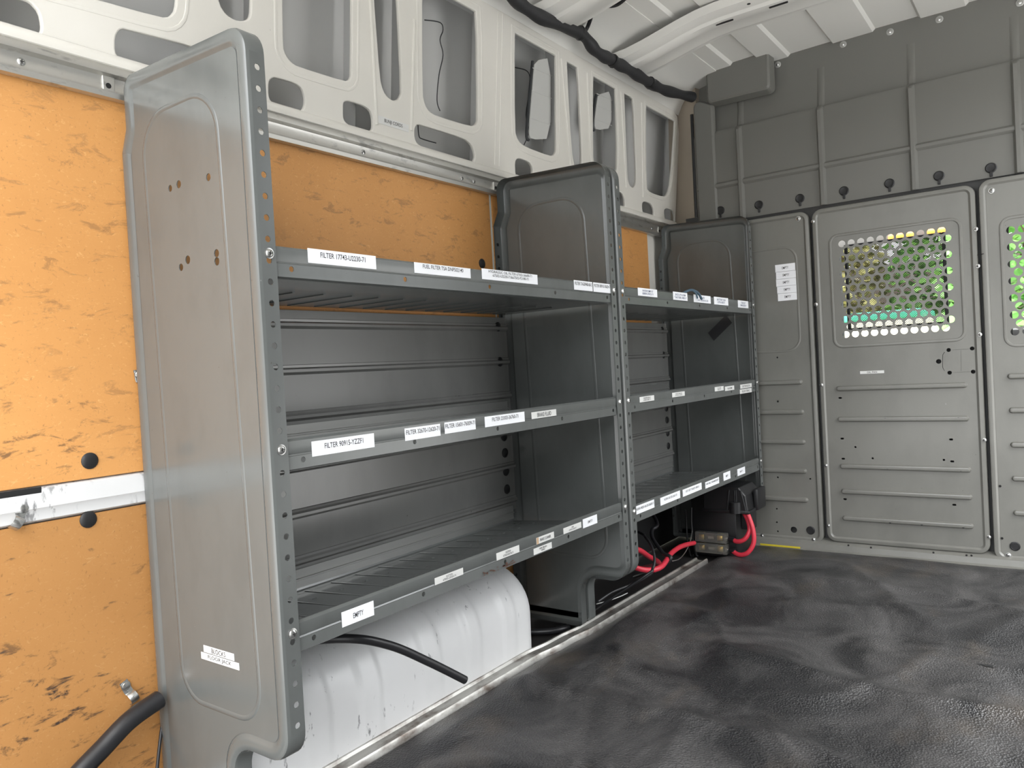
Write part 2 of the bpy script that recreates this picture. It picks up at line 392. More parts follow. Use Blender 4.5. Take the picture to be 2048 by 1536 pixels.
# ------------------------------------------------------------------ shelving units
def side_panel(parent, y, sgn, name='side_panel', holes=()):
    """pressed steel end panel: web at y, flange running to y + sgn * .034"""
    out = rounded([(-1.385, -.748, .01), (-1.150, -.748, .012), (-1.150, -.602, .05), (-.999, -.602, .048), (-.999, .556, .045), (-1.369, .570, .03), (-1.369, .475, .02), (-1.388, .435, .02)], 8)
    if sgn > 0: U, V = X, Z                 # outside face looks to -y
    else: U, V = -X, Z                      # outside face looks to +y
    pts = out if sgn > 0 else [(-p[0], p[1]) for p in out][::-1]
    O = Vector((0, y, 0)); b = MB(); n = len(pts)
    front = [j for j in range(n) if abs(abs(pts[j][0]) - .999) < 1e-4 and abs(abs(pts[(j + 1) % n][0]) - .999) < 1e-4 and abs(pts[j][1] - pts[(j + 1) % n][1]) > .3]
    h = [(circ(px if sgn > 0 else -px, pz, r, 10)) for px, pz, r in holes]
    b.rings(pts, [(0, -.034), (0, -.007), (.002, -.002), (.007, 0), (.019, 0), (.023, -.0015), (.027, -.0045), (.029, -.005)], O, U, V, M_STEEL, True, h, front)
    # front flange with its row of holes
    z0, z1 = sorted((pts[front[0]][1], pts[(front[0] + 1) % n][1])); ya, yb = (y + .007, y + .034) if sgn > 0 else (y - .034, y - .007)
    hs = []; zz = z0 + .012
    while zz < z1 - .01: hs.append(circ((ya + yb) / 2, zz, .0052, 10)); zz += .0333
    b.plate([(ya, z0), (yb, z0), (yb, z1), (ya, z1)], hs, Vector((-.9998, 0, 0)), Y, Z, M_STEEL, .0016)
    # back flange holes and top flange holes seen from inside: dark punched dimples
    for k in range(30):
        zz = .38 - k * .036
        if zz > -.7: b.lathe([(.0048, 0), (.0048, .0012)], (-1.3855 + (.0 if zz < .43 else .018), y + sgn * .021, zz), X, M_DARK, 8)
    # pressed racetrack outline in the web
    rt = rounded([(-1.318, .482, .075), (-1.092, .482, .075), (-1.070, -.552, .06), (-1.298, -.552, .06)], 8)
    OW = O - (U.cross(V)) * .005
    q = rt if sgn > 0 else [(-p[0], p[1]) for p in rt][::-1]
    b.bead(q, .006, .0022, OW, U, V, M_STEEL)
    Uo = -U if sgn > 0 else -U
    q2 = [(-p[0], p[1]) for p in q][::-1]
    b.bead(q2, .0055, .0014, OW - U.cross(V) * .0008, Uo, V, M_STEEL)
    if sgn > 0 or True:                       # pressed maker's mark: ring and framed word
        cx = 1 if sgn > 0 else -1
        b.bead(circ(cx * -1.283, .508, .0115, 20), .0012, .0012, OW, U, V, M_STEEL)
        b.text('R', OW + U * (cx * -1.283) + V * .508, U, V, .008, .011, M_STEEL, lift=.001)
        for zz in (.499, .5205): b.bead([(cx * -1.268, zz), (cx * -1.168, zz)], .0008, .001, OW, U, V, M_STEEL, False)
        b.text('RANGER DESIGN', OW + U * (cx * -1.218) + V * .5098, U, V, .094, .011, M_STEEL, lift=.0009)
    o = b.build(name, parent)
    return o

def shelf(parent, y0, y1, z0, tilt=0.0, name='shelf', worn=False):
    """shelf pan: stepped front lip, deck, rear upstand; z0 = bottom of the lip"""
    b = MB(); T = z0
    # upper label band, crease, rounded bottom, deck, rear lip (the lower band is a punched strip)
    b.prof_y([(-1.0145, T + .046), (-1.0065, T + .0485), (-1.0035, T + .046), (-1.0042, T + .0275), (-1.0052, T + .025), (-1.0038, T + .022)], y0, y1, M_STEEL)
    hs = []
    k = 0
    yy = y0 + .03
    while yy < y1 - .02:
        hs.append(circ(yy, T + .0145, .0048, 10)); yy += .2575 if (y1 - y0) < 1.08 else .26
    hs.append(circ(y1 - .018, T + .0145, .0048, 10))
    b.plate([(y0, T + .0065), (y1, T + .0065), (y1, T + .0222), (y0, T + .0222)], hs, Vector((-1.003, 0, 0)), Y, Z, M_STEEL, .0016)
    xb = -1.372
    b.prof_y([(-1.0038, T + .0066), (-1.0035, T + .002), (-1.008, T), (-1.014, T), (xb + .006, T - tilt), (xb + .002, T + .002 - tilt), (xb, T + .006 - tilt)], y0, y1, M_STEEL)
    b.prof_y([(xb, T + .006 - tilt), (xb, T + .022 - tilt), (xb + .003, T + .0235 - tilt), (xb + .003, T + .026 - tilt), (xb, T + .0275 - tilt), (xb, T + .046 - tilt)], y0, y1, M_BARE)
    # pressed cross beads and punched slots of the deck
    n = int((y1 - y0) / .072)
    for i in range(1, n):
        yy = y0 + i * (y1 - y0) / n; ln = .20
        for s_ in (1, -1):
            zc = T + (.0002 if s_ > 0 else -.0017)
            pa = Vector((xb + .02, yy, zc - tilt * .93)); pb = Vector((xb + .02 + ln, yy + .004, zc - tilt * .93 * (1 - ln / .36)))
            b.tube([pa, pb], .0034, M_STEEL, 8, True, .3)
        for xx, dy in ((-1.10, .02), (-1.16, .045), (-1.27, .03), (-1.06, .05)):
            zt = T - tilt * (-1.014 - xx) / .352
            b.bbox((xx - .0012, yy + dy - .005, zt - .001), (xx + .0012, yy + dy + .005, zt + .0022), M_STEEL, .0006, 1)
    if worn:      # chafed patch on the lower edge
        for i in range(26):
            yy = 1.22 + R.random() * .13; zz = T + .002 + R.random() * .008; w_ = .003 + R.random() * .007
            b.add([(-1.0008, yy, zz), (-1.0008, yy + w_, zz + .001), (-1.0008, yy + w_ * .8, zz + .003), (-1.0008, yy + .001, zz + .0025)], [(0, 1, 2, 3)], M_RUST)
    return b.build(name, parent)

def back_panel(parent, y0, y1, z0, z1, grooves):
    b = MB(); x = -1.3805; prof = [(x, z1)]
    for g in grooves:
        prof += [(x, g + .012), (x + .003, g + .0105), (x - .0055 + .008, g + .005), (x + .0075, g + .001), (x + .0075, g - .004), (x, g - .0105)]
    prof.append((x, z0)); b.prof_y(prof, y0, y1, M_BACK, .0012)
    o = b.build('back_panel', parent); return o

LIP = -1.0035
def lip_sticker(sh, p0, p1, lines, **k):
    a = at(*p0, 'x', LIP + .0008); c_ = at(*p1, 'x', LIP + .0008)
    w, h = abs(c_.y - a.y), abs(a.z - c_.z)
    return sticker(sh, Vector((LIP + .0012, (a.y + c_.y) / 2, (a.z + c_.z) / 2)), Y, Z, w, h, lines, **k)

def shelving(label, ya, yb, zs, tilts, stick, webholes, worn=None):
    root = empty('shelving_unit', (-1.19, (ya + yb) / 2, -.748), label, 'shelving', 'grey steel shelving units along the left wall')
    pa = side_panel(root, ya, 1, holes=webholes); pb = side_panel(root, yb, -1)
    for p, y in ((pa, ya + .0205), (pb, yb - .0205)):
        for z in zs: inst(SCREW_X, 'screw', Vector((-.9988, y, z + .0355)), p)
    for i, (z, t) in enumerate(zip(zs, tilts)):
        sh = shelf(root, ya + .0345, yb - .0345, z, t, worn=(worn == i))
        for s_ in stick[i]: lip_sticker(sh, s_[0], s_[1], s_[2], **(s_[3] if len(s_) > 3 else {}))
    bp = back_panel(root, ya + .01, yb - .01, zs[1] + .015, zs[0] - .008, (.127, .025, -.077))
    bp2 = back_panel(root, ya + .01, yb - .01, zs[2] + .005, zs[1] - .004, (-.19, -.292, -.394))
    for par, zz in ((bp, (.13, .085, .025, -.03)), (bp2, (-.20, -.25, -.305, -.36))):
        for k in range(0, 4, 1):
            if k % 2 == 0 or par is bp2: inst(CAP_X, 'rivet_cap', Vector((-1.379, yb - .052, zz[k])), par)
    return root, pa, pb
P2 = dict(material=M_PAPER_WARM)
stA = [[((614.2, 496.1), (752.1, 538.9), ['FILTER 17743-U2230-71'], dict(dy=.12, fill=.5)),
        ((827.5, 524.2), (940.9, 556.8), ['FUEL FILTER TSA DNP502140'], dict(dy=.2, fill=.5, tw=.72, )),
        ((962.6, 536.6), (1075, 569.3), ['HYDRAULIC OIL FILTER 67502-26600-71', '67502-U2230-71&67502-F2180-71'], dict(dy=.12, fill=.7, tw=.78)),
        ((1147, 560), (1184.8, 582.8), ['FILTER TAG094B160-S'], dict(dy=.18, fill=.5, tw=.92)),
        ((1185.7, 564.6), (1222.8, 586.9), ['FILTER 80913-76024-71'], dict(dy=.18, fill=.5, tw=.92))],
       [((622.3, 883.3), (748.6, 894), ['FILTER 90915-YZZF1'], dict(dy=.1, fill=.55, tw=.62)),
        ((808.7, 857.1), (880.6, 871.1), ['FILTER 32670-12620-71'], dict(dy=.15, fill=.55, tw=.94)),
        ((888.2, 845.2), (951, 858.4), ['FILTER 15601-76009-71'], dict(dy=.15, fill=.55, tw=.96)),
        ((968.7, 833.8), (1049, 842.7), ['FILTER 23303-36760-71'], dict(dy=.15, fill=.5, tw=.66)),
        ((1062.2, 824.9), (1112.2, 831), ['BRAKE FLUID'], dict(tw=.56, fill=.85, **P2))],
       [((682.3, 1225.1), (747.8, 1229.8), ['EMPTY'], dict(tw=.32, fill=.5)),
        ((868.8, 1156.6), (926, 1148.5), ['SUCTION', '67502-23320-71'], dict(tw=.46, fill=.75, **P2)),
        ((992.1, 1106.8), (1038.3, 1103.8), ['SUCTION', '67502-N3170-71'], dict(tw=.44, fill=.75, **P2)),
        ((1071.9, 1076.1), (1107.7, 1075.5), ['BRAKE CLEANER'], dict(tw=.6, fill=.6, tab=True, **P2)),
        ((1066.6, 1097.9), (1103.2, 1095.8), ['WIRE BRUSH', 'WIPES'], dict(tw=.42, fill=.75, **P2)),
        ((1126.2, 1056.8), (1162.2, 1054.7), ['PUMP', '67502-23320-71'], dict(tw=.42, fill=.7, **P2)),
        ((1164.9, 1038.9), (1194.1, 1045.7), ['EMPTY'], dict(tw=.34, fill=.4))]]
BI = dict(ink=M_BLUEINK)
stB = [[((1274.9, 575), (1314.2, 594.9), ['WATER PUMP KIT', '80804-U9022-71'], dict(tw=.56, fill=.7, **BI)),
        ((1345.3, 583), (1374.7, 602.1), ['BACK UP ALARM', 'TAK71081-4881-P'], dict(tw=.82, fill=.7, **BI)),
        ((1386.6, 588.7), (1421.2, 607.4), ['FLUID', 'TAK12818-A-20'], dict(tw=.66, fill=.7, **BI)),
        ((1427.3, 593.2), (1456.3, 611.3), ['BATTERY IGN', 'KTR-00071'], dict(tw=.6, fill=.7, **BI)),
        ((1475.2, 600.3), (1496.4, 616.7), ['TUBE KIT', '0840-B50-P'], dict(tw=.55, fill=.7, **BI))],
       [((1278.7, 794.2), (1308.1, 800.7), ['STARTER RELAY', '67502-2301-71'], dict(tw=.5, fill=.75, **P2)),
        ((1343.8, 785.8), (1369.1, 791.3), ['PARK BRAKE', '67502-2301'], dict(tw=.55, fill=.7, **P2)),
        ((1429, 774.4), (1447, 780.4), ['FUSES', 'RELAY'], dict(tw=.4, fill=.7, **P2)),
        ((1449.3, 773.4), (1468.1, 779.3), ['ALARM'], dict(tw=.5, fill=.6, **P2)),
        ((1480, 769.5), (1503.1, 774.1), ['EXTENSION'], dict(tw=.65, fill=.7, **P2)),
        ((1479.3, 779.5), (1503, 784), ['ELECTRIC'], dict(tw=.65, fill=.7, **P2))],
       [((1270.1, 1013.2), (1308.4, 1014.6), ['HORN 48201-56120-26600-71'], dict(dy=.1, tw=.92, fill=.4)),
        ((1320, 996.1), (1360.1, 995.5), ['HORN 56120-2367-71'], dict(dy=.1, tw=.65, fill=.4)),
        ((1364.8, 979.7), (1403.1, 978.4), ['KEY SET TAKEY-380-U'], dict(dy=.1, tw=.7, fill=.4)),
        ((1410, 964.7), (1438, 966.1), ['AIR REL TAK68025871'], dict(dy=.15, tw=.9, fill=.4)),
        ((1446.2, 946.6), (1460.6, 956.5), ['EMPTY'], dict(tw=.35, fill=.35)),
        ((1474.2, 938.7), (1490, 946.2), ['EMPTY'], dict(tw=.4, fill=.35))]]
WH = [(-1.238, .344, .006), (-1.211, .346, .007), (-1.123, .341, .0065), (-1.220, .206, .0065), (-1.198, .216, .0075), (-1.1135, .2155, .007), (-1.114, .2025, .007)]
unitA, A1, A2 = shelving('long grey steel shelving unit nearest the camera, with drilled holes in its end panel', .722, 1.878, (.166, -.141, -.431), (0, .0, .026), stA, WH, 2)
unitB, B1, B2 = shelving('shorter grey steel shelving unit between the long unit and the partition', 1.888, 3.026, (.166, -.141, -.453), (0, 0, .02), stB, ())
# stickers and tape on the panels
for (p0, p1, tx) in (((407.8, 1289.5), (469.5, 1321.7), 'BLOCKS'), ((403, 1303), (479.6, 1340.5), 'FLOOR JACK')):
    a = at(*p0, 'y', .7265); c_ = at(*p1, 'y', .7265)
    sticker(A1, Vector(((a.x + c_.x) / 2, .7262 - .0002, (a.z + c_.z) / 2)), X, Z, c_.x - a.x, a.z - c_.z, [tx], M_PAPER_WARM, tw=.46 if tx == 'BLOCKS' else .62, fill=.95, label='white label reading ' + tx)
b = MB(); a = Vector((-1.145, 3.0195, .122)); d1 = Vector((.040, 0, .034)); d2 = Vector((-.012, 0, .017))
b.add([a - d1 - d2, a + d1 - d2, a + d1 + d2, a - d1 + d2] + [p + Vector((0, -.001, 0)) for p in (a - d1 - d2, a + d1 - d2, a + d1 + d2, a - d1 + d2)], [(3, 2, 1, 0), (4, 5, 6, 7), (0, 1, 5, 4), (1, 2, 6, 5), (2, 3, 7, 6), (3, 0, 4, 7)], M_TAPE)
b.build('tape_strip', B2, label='strip of black tape stuck at a slant')

# ------------------------------------------------------------------ left wall: body panel with openings
WT = Vector((.1, 0, 1)).normalized(); WO = Vector((-1.385, 0, .62)); WN = Y.cross(WT)
def w2(px, py, cl=.415):
    p = on_plane(px, py, WO, WN); return (p.y, min((p - WO).dot(WT), cl))
OPEN = [[(-60, -20), (40, 0), (58, 5), (76, 25), (81, 50), (80, 64), (72, 69), (0, 55), (-60, 42)],
        [(100, -26), (321, 36), (338, 34), (349, 20), (352, -20), (352, -200), (60, -200), (60, -37)],
        [(228, 75), (236, 61), (247, 58), (400, 98), (410, 115), (408, 150), (398, 155), (265, 128), (236, 116), (228, 105)],
        [(433, -20), (437, 10), (450, 30), (468, 41), (483, 43), (496, 38), (500, 22), (501, -100), (430, -100)],
        [(563, -10), (564, 95), (569, 110), (579, 124), (592, 133), (688, 163), (697, 160), (701, 150), (702, -150), (562, -150)],
        [(746, 0), (758, 158), (764, 182), (774, 196), (785, 202), (796, 198), (802, 184), (793, 0), (789, -90), (783, -105), (752, -112), (742, -100)],
        [(843, -80), (843, 188), (848, 211), (857, 224), (871, 232), (940, 253), (950, 249), (954, 240), (954, -80), (945, -115), (850, -130)],
        [(535, 165), (540, 158), (548, 155), (589, 167), (602, 178), (608, 195), (608, 208), (604, 219), (597, 223), (550, 209), (539, 202), (535, 192)],
        [(684, 207), (689, 203), (697, 203), (726, 212), (738, 221), (743, 233), (744, 255), (740, 262), (731, 262), (697, 251), (687, 243), (684, 234)],
        [(827, 258), (831, 250), (838, 250), (926, 277), (941, 290), (947, 304), (948, 316), (944, 324), (936, 323), (846, 296), (832, 287), (827, 276)],
        [(1028, 35), (1032, 27), (1041, 27), (1085, 51), (1100, 64), (1109, 82), (1111, 97), (1111, 299), (1107, 310), (1098, 312), (1047, 293), (1034, 281), (1028, 262)],
        [(1132, 108), (1134, 102), (1140, 102), (1149, 112), (1154, 132), (1161, 300), (1161, 330), (1156, 345), (1149, 340), (1141, 300)],
        [(1185, 127), (1188, 120), (1195, 121), (1214, 132), (1226, 147), (1231, 165), (1233, 335), (1228, 348), (1220, 348), (1194, 338), (1187, 328), (1184, 312)],
        [(1247, 178), (1249, 171), (1254, 170), (1261, 181), (1265, 200), (1271, 355), (1269, 370), (1264, 376), (1257, 371), (1253, 355)],
        [(1291, 188), (1295, 182), (1303, 186), (1337, 202), (1347, 213), (1350, 228), (1340, 365), (1334, 388), (1326, 394), (1299, 385), (1291, 376)],
        [(1028, 325), (1032, 318), (1038, 317), (1056, 324), (1063, 335), (1063, 352), (1059, 360), (1034, 356), (1029, 350)],
        [(1225, 384), (1231, 380), (1242, 386), (1247, 397), (1248, 412), (1244, 419), (1229, 412), (1225, 404)],
        [(1282, 408), (1286, 403), (1291, 404), (1301, 408), (1306, 420), (1306, 432), (1302, 435), (1289, 430), (1283, 422)],
        [(1326, 421), (1330, 417), (1335, 418), (1344, 422), (1348, 432), (1348, 445), (1334, 445), (1328, 438)]]
def smooth_poly(p, it=1):
    for _ in range(it):
        q = []
        for i in range(len(p)):
            a, b__ = Vector(p[i]), Vector(p[(i + 1) % len(p)])
            q += [tuple(a * .78 + b__ * .22), tuple(a * .22 + b__ * .78)]
        p = q
    return p
holes = [smooth_poly([w2(*p) for p in o], 1) for o in OPEN]
WY0, WY1 = -.03, 3.19
b = MB()
endtop = w2(1368, 205); endbot = w2(1347, 448)
b.plate([(WY0, -.012), (3.172, -.012), (3.176, .36), (3.15, .44), (3.10, .455), (WY0, .455)], holes, WO, Y, WT, M_WHITE, .010, .003)
# rolled sill under the openings, outer skin set back in the cavity, upright webs
b.prof_y([(-1.3875, .612), (-1.378, .606), (-1.3735, .596), (-1.374, .590), (-1.384, .5895), (-1.404, .589), (-1.404, .55)], WY0, 3.17, M_WHITE, .002)
wall_left = b.build('wall_left', kind='structure')
b = MB()
b.plate([(WY0, -1.35), (3.30, -1.35), (3.30, .62), (WY0, .62)], [], WO - WN * .105, Y, WT, M_CAVITY, .004)
b.add([WO + Y * y + WT * s_ - WN * n for y in (WY0, 3.3) for s_, n in ((.452, .0), (.47, .13))], [(0, 1, 3, 2)], M_CAVITY)
b.add([WO + Y * y + WT * s_ - WN * n for y, n in ((3.18, -.02), (3.28, .14)) for s_ in (-1.35, .6)], [(0, 1, 3, 2)], M_CAVITY)
b.build('outer_skin', wall_left)
b = MB()
for (px, py, dy) in ((420, 20, .02), (722, 80, .015), (975, 180, .02), (1122, 200, .016), (1240, 250, .014), (1362, 300, .01), (-80, 0, .02), (520, 50, .015), (820, 100, .012)):
    y = w2(px, py)[0]
    b.add([WO + Y * (y + a) + WT * s_ - WN * n for a, s_, n in ((-.012, -.02, .006), (dy, -.02, .08), (dy, .47, .08), (-.012, .47, .006))], [(0, 1, 2, 3)], M_CAVITY)
    b.add([WO + Y * (y + a + .002) + WT * s_ - WN * n for a, s_, n in ((-.012, -.02, .006), (dy, -.02, .08), (dy, .47, .08), (-.012, .47, .006))], [(3, 2, 1, 0)], M_CAVITY)
b.build('pillar_webs', wall_left)
b = MB()
for path in ([(849, 40), (880, 45), (886, 60), (880, 80), (886, 110), (878, 150), (874, 200), (880, 222)], [(1030, 135), (1055, 143), (1060, 170), (1052, 230), (1058, 262), (1048, 290)], [(836, 250), (838, 272), (845, 278), (872, 286)]):
    b.tube(spline([on_plane(x, y, WO - WN * .1025, WN) for x, y in path], 5), .0016, M_FOAM, 6)
b.build('sealant_bead', wall_left)
# pressed swages round the big openings and the panel seams
b = MB()
for i, d in ((1, .022), (4, .02), (6, .02), (10, .018), (12, .014), (14, .014)):
    b.bead(inset(holes[i], -d), .0045, .0025, WO + WN * .0045, Y, WT, M_WHITE)
for px in (990, 999):
    y = w2(px, 200)[0]; b.bead([(y, -.0), (y, .45)], .0022, .0018, WO + WN * .005, Y, WT, M_WHITE, False)
for p0, p1 in (((738, 0), (751, 250)), ((826, 40), (820, 262)), ((1121, 90), (1140, 345)), ((1172, 140), (1180, 330)), ((1240, 170), (1250, 375)), ((1281, 200), (1284, 395))):
    b.bead([w2(*p0), w2(*p1)], .005, .004, WO + WN * .0045, Y, WT, M_WHITE, False)
b.build('panel_swages', wall_left)
# stiffener plates with sealant edges standing in two of the openings
for poly in ([(1080, 119), (1112, 110), (1112, 276), (1072, 278), (1068, 262), (1077, 152)], [(1206, 187), (1233, 180), (1233, 255), (1202, 259), (1198, 248), (1203, 205)]):
    b = MB(); q = [w2(*p) for p in poly]
    b.plate(smooth_poly(q), [], WO - WN * .022, Y, WT, M_STIFF, .004, .001)
    ys = [p[0] for p in q]; zs = [p[1] for p in q]
    e = [WO + Y * p[0] + WT * p[1] - WN * .029 for p in (q[0], q[5], q[4], q[3])]
    b.tube(spline(e, 5), .005, M_FOAM, 8)
    for k in (.25, .55, .8):
        b.bead([(min(ys) + .01, min(zs) + k * (max(zs) - min(zs)) - .004), (max(ys) - .002, min(zs) + k * (max(zs) - min(zs)))], .0016, .0014, WO - WN * .0202, Y, WT, M_STIFF, False)
    b.build('stiffener_plate', wall_left)
a, c_ = w2(754, 239), w2(814, 263)
O_ = WO + Y * ((w2(752, 238)[0] + w2(814, 258)[0]) / 2) + WT * ((w2(752, 238)[1] + w2(814, 258)[1]) / 2) + WN * .0054
sticker(wall_left, O_, Y, WT, w2(814, 258)[0] - w2(752, 238)[0], .019, ['BUNJI CORDS'], M_PAPER_WARM, tw=.58, fill=.8, label='white label reading BUNJI CORDS')
# cove between wall and roof
b = MB(); tp = WO + WT * .45
b.prof_y([(tp.x, tp.z), (-1.318, 1.10), (-1.285, 1.128), (-1.23, 1.148), (-1.17, 1.163), (-1.12, 1.168)], WY0, 3.2, M_ROOF, .003)
b.build('roof_cove', wall_left)
# pressed belt rail showing between the boards, lower wall sheet behind everything
b = MB()
b.prof_y([(-1.408, -.140), (-1.404, -.1515), (-1.391, -.156), (-1.388, -.186), (-1.392, -.192), (-1.392, -.205), (-1.404, -.2105)], WY0, 3.15, M_RAIL, .002)
b.build('belt_rail', wall_left)
b = MB(); b.bbox((-1.3905, WY0, -.1625), (-1.3885, .553, -.1515), M_DARK, .0009, 1); b.build('rail_slot', wall_left)
b = MB(); b.box((-1.414, WY0, ZF), (-1.410, 3.15, .58), M_WHITE); b.build('lower_sheet', wall_left)
b = MB(); b.box((-1.406, 1.98, ZF + .004), (-1.392, 3.1, -.46), M_DARK); b.build('dark_sheet', wall_left)  # plain black sheet added to keep the space under the shorter unit black

# ------------------------------------------------------------------ hardboard panels and the rail above them
def board(y0, y1, z0, z1, label, caps=(), notch=None, m=None):
    b = MB(); pts = [(y0, z0), (y1, z0), (y1, z1), (y0, z1)] if not notch else notch
    b.plate(pts, [], Vector((-1.396, 0, 0)), Y, Z, m or M_BOARD, .007, .0012)
    o = b.build('hardboard_panel', label=label, cat='hardboard panel', group='hardboard wall boards')
    for y, z in caps: inst(CAP_X, 'rivet_cap', Vector((-1.3925, y, z)), o)
    return o
n1 = [(WY0, -.150), (.52, -.150), (1.836, -.150), (1.836, .548), (WY0, .548)]
board(0, 0, 0, 0, 'large tan hardboard panel above the white belt rail, reaching behind the long shelving unit', [(.634, -.119), (1.783, .318)], n1)
jb = board(1.847, 2.905, -.150, .545, 'tan hardboard panel seen over the top shelf of the shorter shelving unit', [(1.864, .320)])
b = MB(); b.box((-1.398, 1.8375, -.15), (-1.3935, 1.8455, .545), M_WHITE); b.build('joint_strip', jb, label='white joint strip')
board(WY0, .76, ZF + .01, -.212, 'heavily scuffed tan hardboard panel low on the wall under the white belt rail', [(.625, -.221)], None, M_BOARD_LOW)
board(1.70, 1.865, ZF + .01, -.212, 'narrow tan strip of hardboard behind the far end of the wheel arch')

root = empty('wall_rail', (-1.38, 1.3, .53), 'long silver aluminium rail with screws along the wall above the hardboard', 'rail')
b = MB()
b.prof_y([(-1.3955, .5875), (-1.379, .5875), (-1.3775, .580), (-1.3775, .574), (-1.387, .570), (-1.389, .562), (-1.389, .548), (-1.386, .5435), (-1.3795, .5415), (-1.3775, .539), (-1.3775, .531), (-1.390, .530)], WY0, 3.1, M_ALU, .0016)
b.build('rail_body', root)
for px, py in ((44, 127), (728, 307), (925, 360), (949, 366), (1305, 461), (1326, 467)):
    p = at(px, py, 'x', -1.385); inst(SCREW_X, 'screw', Vector((-1.3895, p.y, .556)), root)
for y in (.712, 1.868, 3.015):
    b = MB(); b.bbox((-1.389, y - .016, .535), (-1.384, y + .006, .572), M_ALU, .001, 1); b.lathe([(.005, 0), (.005, .0006)], (-1.3839, y - .006, .553), X, M_DARK, 12); b.build('rail_clip', root)

# ------------------------------------------------------------------ pipe clamps
def clamp(px, py, ang, label):
    p = at(px, py, 'x', -1.388); o = Vector((-1.3915, p.y, p.z)); ca, sa = math.cos(ang), math.sin(ang)
    U = Y * ca + Z * sa; V = -Y * sa + Z * ca          # V points to the screw tab
    root = empty('pipe_clamp', o, label, 'pipe clamp', 'steel pipe clamps on the left wall')
    b = MB(); pts = []
    for k in range(13):
        t = math.pi * k / 12; pts.append((-.010 - .010 * math.cos(t) * 1.0 - .006, .0115 * math.sin(t)))
    path = [(.023, .0008), (.006, .0012), (.001, .003)] + [(-.011 + .0115 * math.cos(math.pi * k / 12), .003 + .0125 * math.sin(math.pi * k / 12)) for k in range(13)] + [(-.0225, .001)]
    W = X; n = len(path)
    top = []; w_ = .0075
    vs = []
    for a_, h_ in path:
        for s_, e in ((-1, 0), (-.35, .0012), (.35, .0012), (1, 0)): vs.append(o + V * a_ + U * (s_ * w_) + W * (h_ + .001 + e))
    b.add(vs, [(i * 4 + j, (i + 1) * 4 + j, (i + 1) * 4 + j + 1, i * 4 + j + 1) for i in range(n - 1) for j in range(3)], M_ZINC)
    b.add([v + W * -.0009 for v in vs], [(i * 4 + j, i * 4 + j + 1, (i + 1) * 4 + j + 1, (i + 1) * 4 + j) for i in range(n - 1) for j in range(3)], M_ZINC)
    b.build('strap', root)
    b = MB(); b.lathe([(.0085, 0), (.0085, .001), (.0065, .0012), (.006, .0035), (.003, .0045)], o + V * .014 + W * .0025, X, M_ZINC, 16); b.build('screw', root)
clamp(38, 1032, -.6, 'zinc pipe clamp screwed to the white belt rail')
clamp(258, 1384, .35, 'shiny pipe clamp low on the scuffed hardboard beside the shelf foot')
clamp(280, 764, .1, 'pipe clamp on the upper hardboard, half hidden behind the shelving end panel')

# ------------------------------------------------------------------ floor, mat, track, wheel arch
b = MB(); b.box((-1.41, WY0, ZF - .02), (.50, 3.12, ZF - .004), M_FLOOR); b.build('floor', kind='structure')
def track_c(y):
    a = -1.166; c_ = -1.1415
    t = min(max((y - 1.60) / .26, 0), 1); t = t * t * (3 - 2 * t)
    w = .006 * math.sin((y - 1.6) * 24) * math.exp(-((y - 1.73) / .09) ** 2)
    return a + (c_ - a) * t + .004 * max(0, y - 1.9) + w
prof = [(-.027, .0), (-.027, .020), (-.024, .024), (-.019, .024), (-.016, .018), (-.010, .016), (.008, .016), (.013, .019), (.016, .024), (.021, .025), (.024, .021), (.0255, .0)]
ys = [WY0 + i * .025 for i in range(int((2.71 - WY0) / .025) + 1)]
b = MB(); b.sweep(prof, ys, lambda i: (Vector((track_c(ys[i]), ys[i], ZF - .002)), X, Z), M_TRACK, closed=True)
tr = b.build('floor_track', label='worn steel track running along the floor beside the rubber mat', cat='floor track')
def mat_h(x, y):
    v = Vector((x * 2.3, y * 1.7, 3.1))
    h = .020 * noise.noise(v) + .016 * noise.noise(Vector((x * 5.2 + y * 1.5, y * 3.4, 7.7)))
    r1 = 1 - abs(noise.noise(Vector((x * 1.1 + .4 * y + 5, y * 2.0 - x * .5, 1.3)))) * 2.4
    h += .014 * max(0, r1) ** 4
    r2 = 1 - abs(noise.noise(Vector((x * 1.8 - .3 * y, y * 1.3 + x * 1.0, 11.3)))) * 2.6
    h += .012 * max(0, r2) ** 4
    return h
nx, ny = 120, 230; vs = []
for j in range(ny + 1):
    y = WY0 + .02 + (3.015 - WY0 - .02) * j / ny; xl = track_c(y) + .0275
    for i in range(nx + 1):
        t = i / nx; x = xl + (.46 - xl) * t ** 1.15
        e = min(1, (x - xl) / .05, (3.02 - y) / .05 + .15)
        vs.append((x, y, ZF + .008 + max(-.006, mat_h(x, y)) * max(e, 0)))
b = MB(); b.add(vs, [(j * (nx + 1) + i, j * (nx + 1) + i + 1, (j + 1) * (nx + 1) + i + 1, (j + 1) * (nx + 1) + i) for j in range(ny) for i in range(nx)], M_MAT)
edge = [Vector(vs[j * (nx + 1)]) for j in range(ny + 1)]
b.add([v for p in edge for v in (p, Vector((p.x, p.y, ZF - .003)))], [(2 * j, 2 * j + 2, 2 * j + 3, 2 * j + 1) for j in range(ny)], M_MAT)
matob = b.build('floor_mat', sharp=80, label='wavy dusty black rubber mat covering the van floor', cat='floor mat')

b = MB(); p = on_plane(1974, 1331, Vector((0, 0, ZF + .012)), Z); q = []
for dx, dy in ((-.022, -.004), (-.008, .002), (.010, .007), (.014, -.006), (.002, -.008)):
    q.append((p.x + dx, p.y + dy, ZF + .0095 + max(-.006, mat_h(p.x + dx, p.y + dy))))
b.add(q, [(0, 4, 3, 2, 1)], M_DARK); b.build('tear', matob, label='small black tear')
